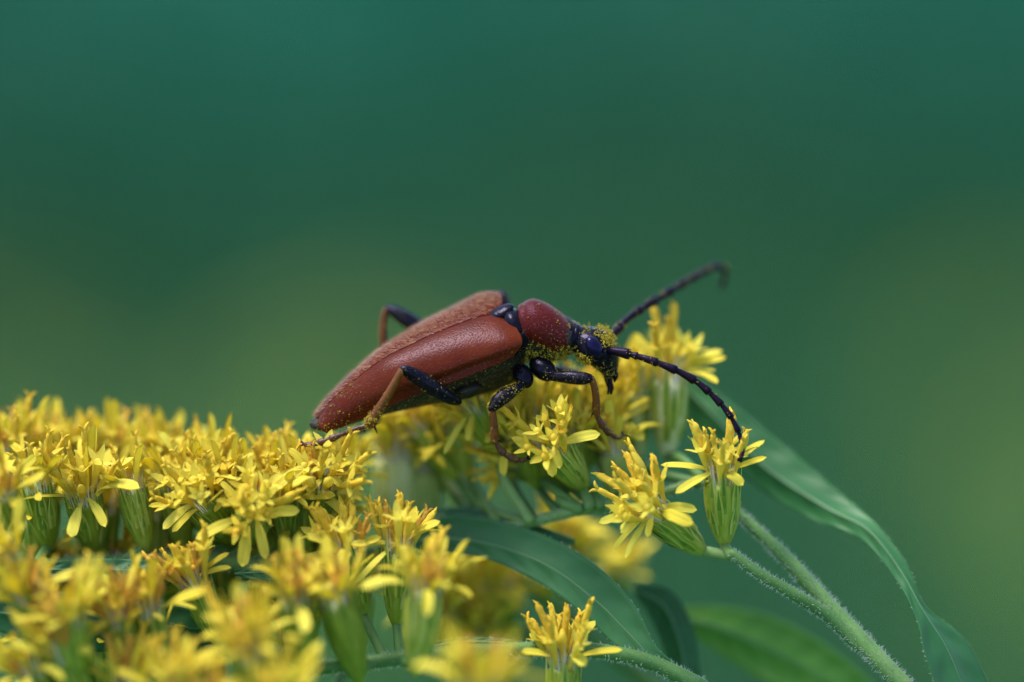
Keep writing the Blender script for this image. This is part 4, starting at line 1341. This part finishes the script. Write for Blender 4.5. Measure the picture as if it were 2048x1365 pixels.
legs += leg('near front leg, reaching forward under the head', [(1092, 752, -22, 9), (1114, 753, -4, 11), (1140, 755, 8, 13.5), (1160, 757, 14, 13.5), (1174, 757, 16, 11.5), (1183, 757, 16, 8)],
            [(1181, 755, 16, 7), (1188, 772, 12, 7), (1192, 795, 6, 7.5), (1192, 818, -2, 8), (1194, 829, -6, 7)],
            [(1193, 826, -6, 6.5), (1199, 841, -16, 7), (1207, 854, -26, 7.5), (1217, 865, -36, 7), (1228, 873, -46, 5), (1238, 877, -56, 4), (1245, 872, -64, 3)],
            [[(1189, 822, -4, 3), (1184, 830, -2, 1.5), (1182, 835, -2, .4)]])
legs += leg('far hind leg, its knee raised above the wing cases', [(900, 730, -130, 11), (862, 682, -160, 15), (835, 655, -172, 17), (806, 635, -180, 16), (784, 622, -186, 12), (774, 618, -188, 8)],
            [(775, 619, -188, 7.5), (769, 632, -188, 7.5), (766, 665, -186, 8.5), (768, 710, -182, 9.5), (764, 780, -176, 10), (752, 838, -172, 10)],
            [(752, 836, -172, 6.5), (740, 852, -172, 6), (722, 862, -172, 6), (704, 868, -172, 5), (694, 872, -172, 4)])
legs += leg('far middle leg, only its knee showing over the shoulder', [(1018, 700, -140, 10), (1014, 660, -165, 13), (1010, 620, -182, 14), (1006, 594, -190, 11), (1004, 584, -192, 7)],
            [(1004, 585, -192, 7), (1008, 600, -196, 7), (1018, 660, -205, 8), (1030, 760, -210, 9), (1040, 830, -205, 8)],
            [(1040, 828, -205, 6), (1050, 844, -205, 6.5), (1060, 852, -205, 6), (1074, 856, -205, 4)])
legs += leg('far front leg, hidden behind the thorax', [(1100, 740, -110, 9), (1120, 745, -130, 12), (1150, 752, -160, 13), (1172, 760, -180, 8)],
            [(1171, 759, -180, 7), (1176, 790, -190, 7.5), (1180, 822, -195, 8)],
            [(1180, 820, -195, 6), (1188, 836, -198, 6.5), (1200, 844, -200, 5), (1210, 846, -202, 4)])
# coxae that carry the legs
for c, e1, e2, e3 in ((V(1086, 738, -36), (24, -20, 8), (15, 16, 0), (0, 0, 22)), (V(1046, 752, -24), (12, -24, 10), (18, 8, 0), (0, 0, 22)), (V(935, 782, -40), (30, 10, 0), (-5, 15, 0), (0, 0, 26))):
    v, f = ellipsoid(c, (np.array(e1, float), np.array(e2, float), np.array(e3, float)))
    px_obj('coxa', v, f, M['belly'] if c[0] < 0 - 60 else M['black'], beetle)
    legs.append((v, f))


# ------------------------------------------------------------------ pollen
def build_pollen():
    r2 = np.random.default_rng(21)
    ico = bpy.data.meshes.new('tmp')
    import bmesh
    bm = bmesh.new(); bmesh.ops.create_icosphere(bm, subdivisions=1, radius=1.0)
    iv = np.array([v.co[:] for v in bm.verts]); fi = [tuple(v.index for v in f.verts) for f in bm.faces]
    bm.free(); bpy.data.meshes.remove(ico)
    pts = []

    def put(v, f, n, weight=None, lift=0.0, rr=(1.0, 2.2), clump=0.0, centre=None):
        p, nr = surf_samples(v, f, n, r2, weight)
        if centre is not None and len(p):
            nr = nr * np.sign(((p - centre) * nr).sum(1))[:, None]
        for a, b in zip(p, nr):
            q = a + b * (lift * r2.random() ** 1.6)
            pts.append((q, r2.uniform(*rr)))
            if r2.random() < clump:
                for _ in range(r2.integers(3, 9)):
                    pts.append((q + r2.standard_normal(3) * 2.2, r2.uniform(rr[0], rr[1])))

    def near(cx, cy, r, zmin=-999):
        c = V(cx, cy, 0)[:2]
        return lambda p, n: np.exp(-((p[:, :2] - c) ** 2).sum(1) / (r * r)) * (p[:, 2] > zmin)
    hc = V(1190, 695, -60)
    put(bv, bf, 130, near(1213, 672, 15, -80), 9, (.8, 1.9), .5, hc)
    put(bv, bf, 70, near(1222, 690, 9, -75), 4, (.8, 1.7), .5, hc)
    put(bv, bf, 120, near(1208, 748, 20, -75), 3, (.6, 1.2), .2, hc)
    put(bv, bf, 60, near(1168, 722, 10, -65), 6, (.9, 1.9), .6, hc)
    put(bv, bf, 60, near(1175, 655, 22, -75), 3, (0.9, 1.8), .1, hc)
    pc = V(1095, 665, -62)
    put(pv, pf, 150, lambda p, n: np.exp(-((p[:, 1] - V(0, 700)[1]) / 11) ** 2) * (p[:, 2] > -60), 2, (.7, 1.6), .45, pc)
    put(bv, bf, 260, lambda p, n: np.exp(-((p[:, 1] - V(0, 716)[1]) / 14) ** 2) * (p[:, 2] > -70) * (p[:, 0] > V(1050, 0)[0]) * (p[:, 0] < V(1165, 0)[0]), 5, (.8, 1.8), .45, pc)
    put(pv, pf, 36, lambda p, n: (p[:, 2] > -62).astype(float), 1, (.7, 1.6), .05, pc)
    put(bv, bf, 800, lambda p, n: ((p[:, 1] < V(0, 715)[1]) & (p[:, 2] > -70)).astype(float), 3, (.5, 1.2), .08, bc)
    put(near_v, near_f, 60, lambda p, n: np.exp(-((p[:, 0] - V(665, 0)[0]) / 45) ** 2), 1, (.7, 1.4), .15, bc)
    put(near_v, near_f, 25, lambda p, n: np.exp(-((p[:, 1] - (V(0, 715)[1] + (p[:, 0] - V(1020, 0)[0]) * .42)) / 22) ** 2), 1, (.7, 1.5), .05, bc)
    for i, (v, f) in enumerate(legs):
        put(v, f, 50 if i < 9 else 24, lambda p, n: np.ones(len(p)), 1.0, (.5, 1.3), .12)
    put(legs[1][0], legs[1][1], 130, near(742, 848, 26), 2, (.8, 1.8), .3)
    put(legs[3][0], legs[3][1], 160, None, 1.5, (.7, 1.5), .1)
    put(near_ant[1], near_ant[2], 60, None, 1, (.7, 1.5), .1)
    put(far_ant[1], far_ant[2], 110, None, 1.5, (.8, 1.7), .15)
    for px, py in ((1050, 592), (1046, 598), (1062, 588), (1184, 632), (1181, 640), (1150, 640), (1214, 648), (1210, 655)):
        pass
    vs, fs = [], []
    for q, r in pts:
        k = len(vs)
        sq = 1 + .25 * r2.standard_normal(3)
        vs += list(q + iv * r * .8 * sq)
        fs += [tuple(i + k for i in t) for t in fi]
    o = px_obj('pollen', np.array(vs), fs, M['pollen'], None)
    tag(o, 'yellow pollen grains dusted over the beetle head, belly and legs', 'pollen', kind='stuff')


build_pollen()
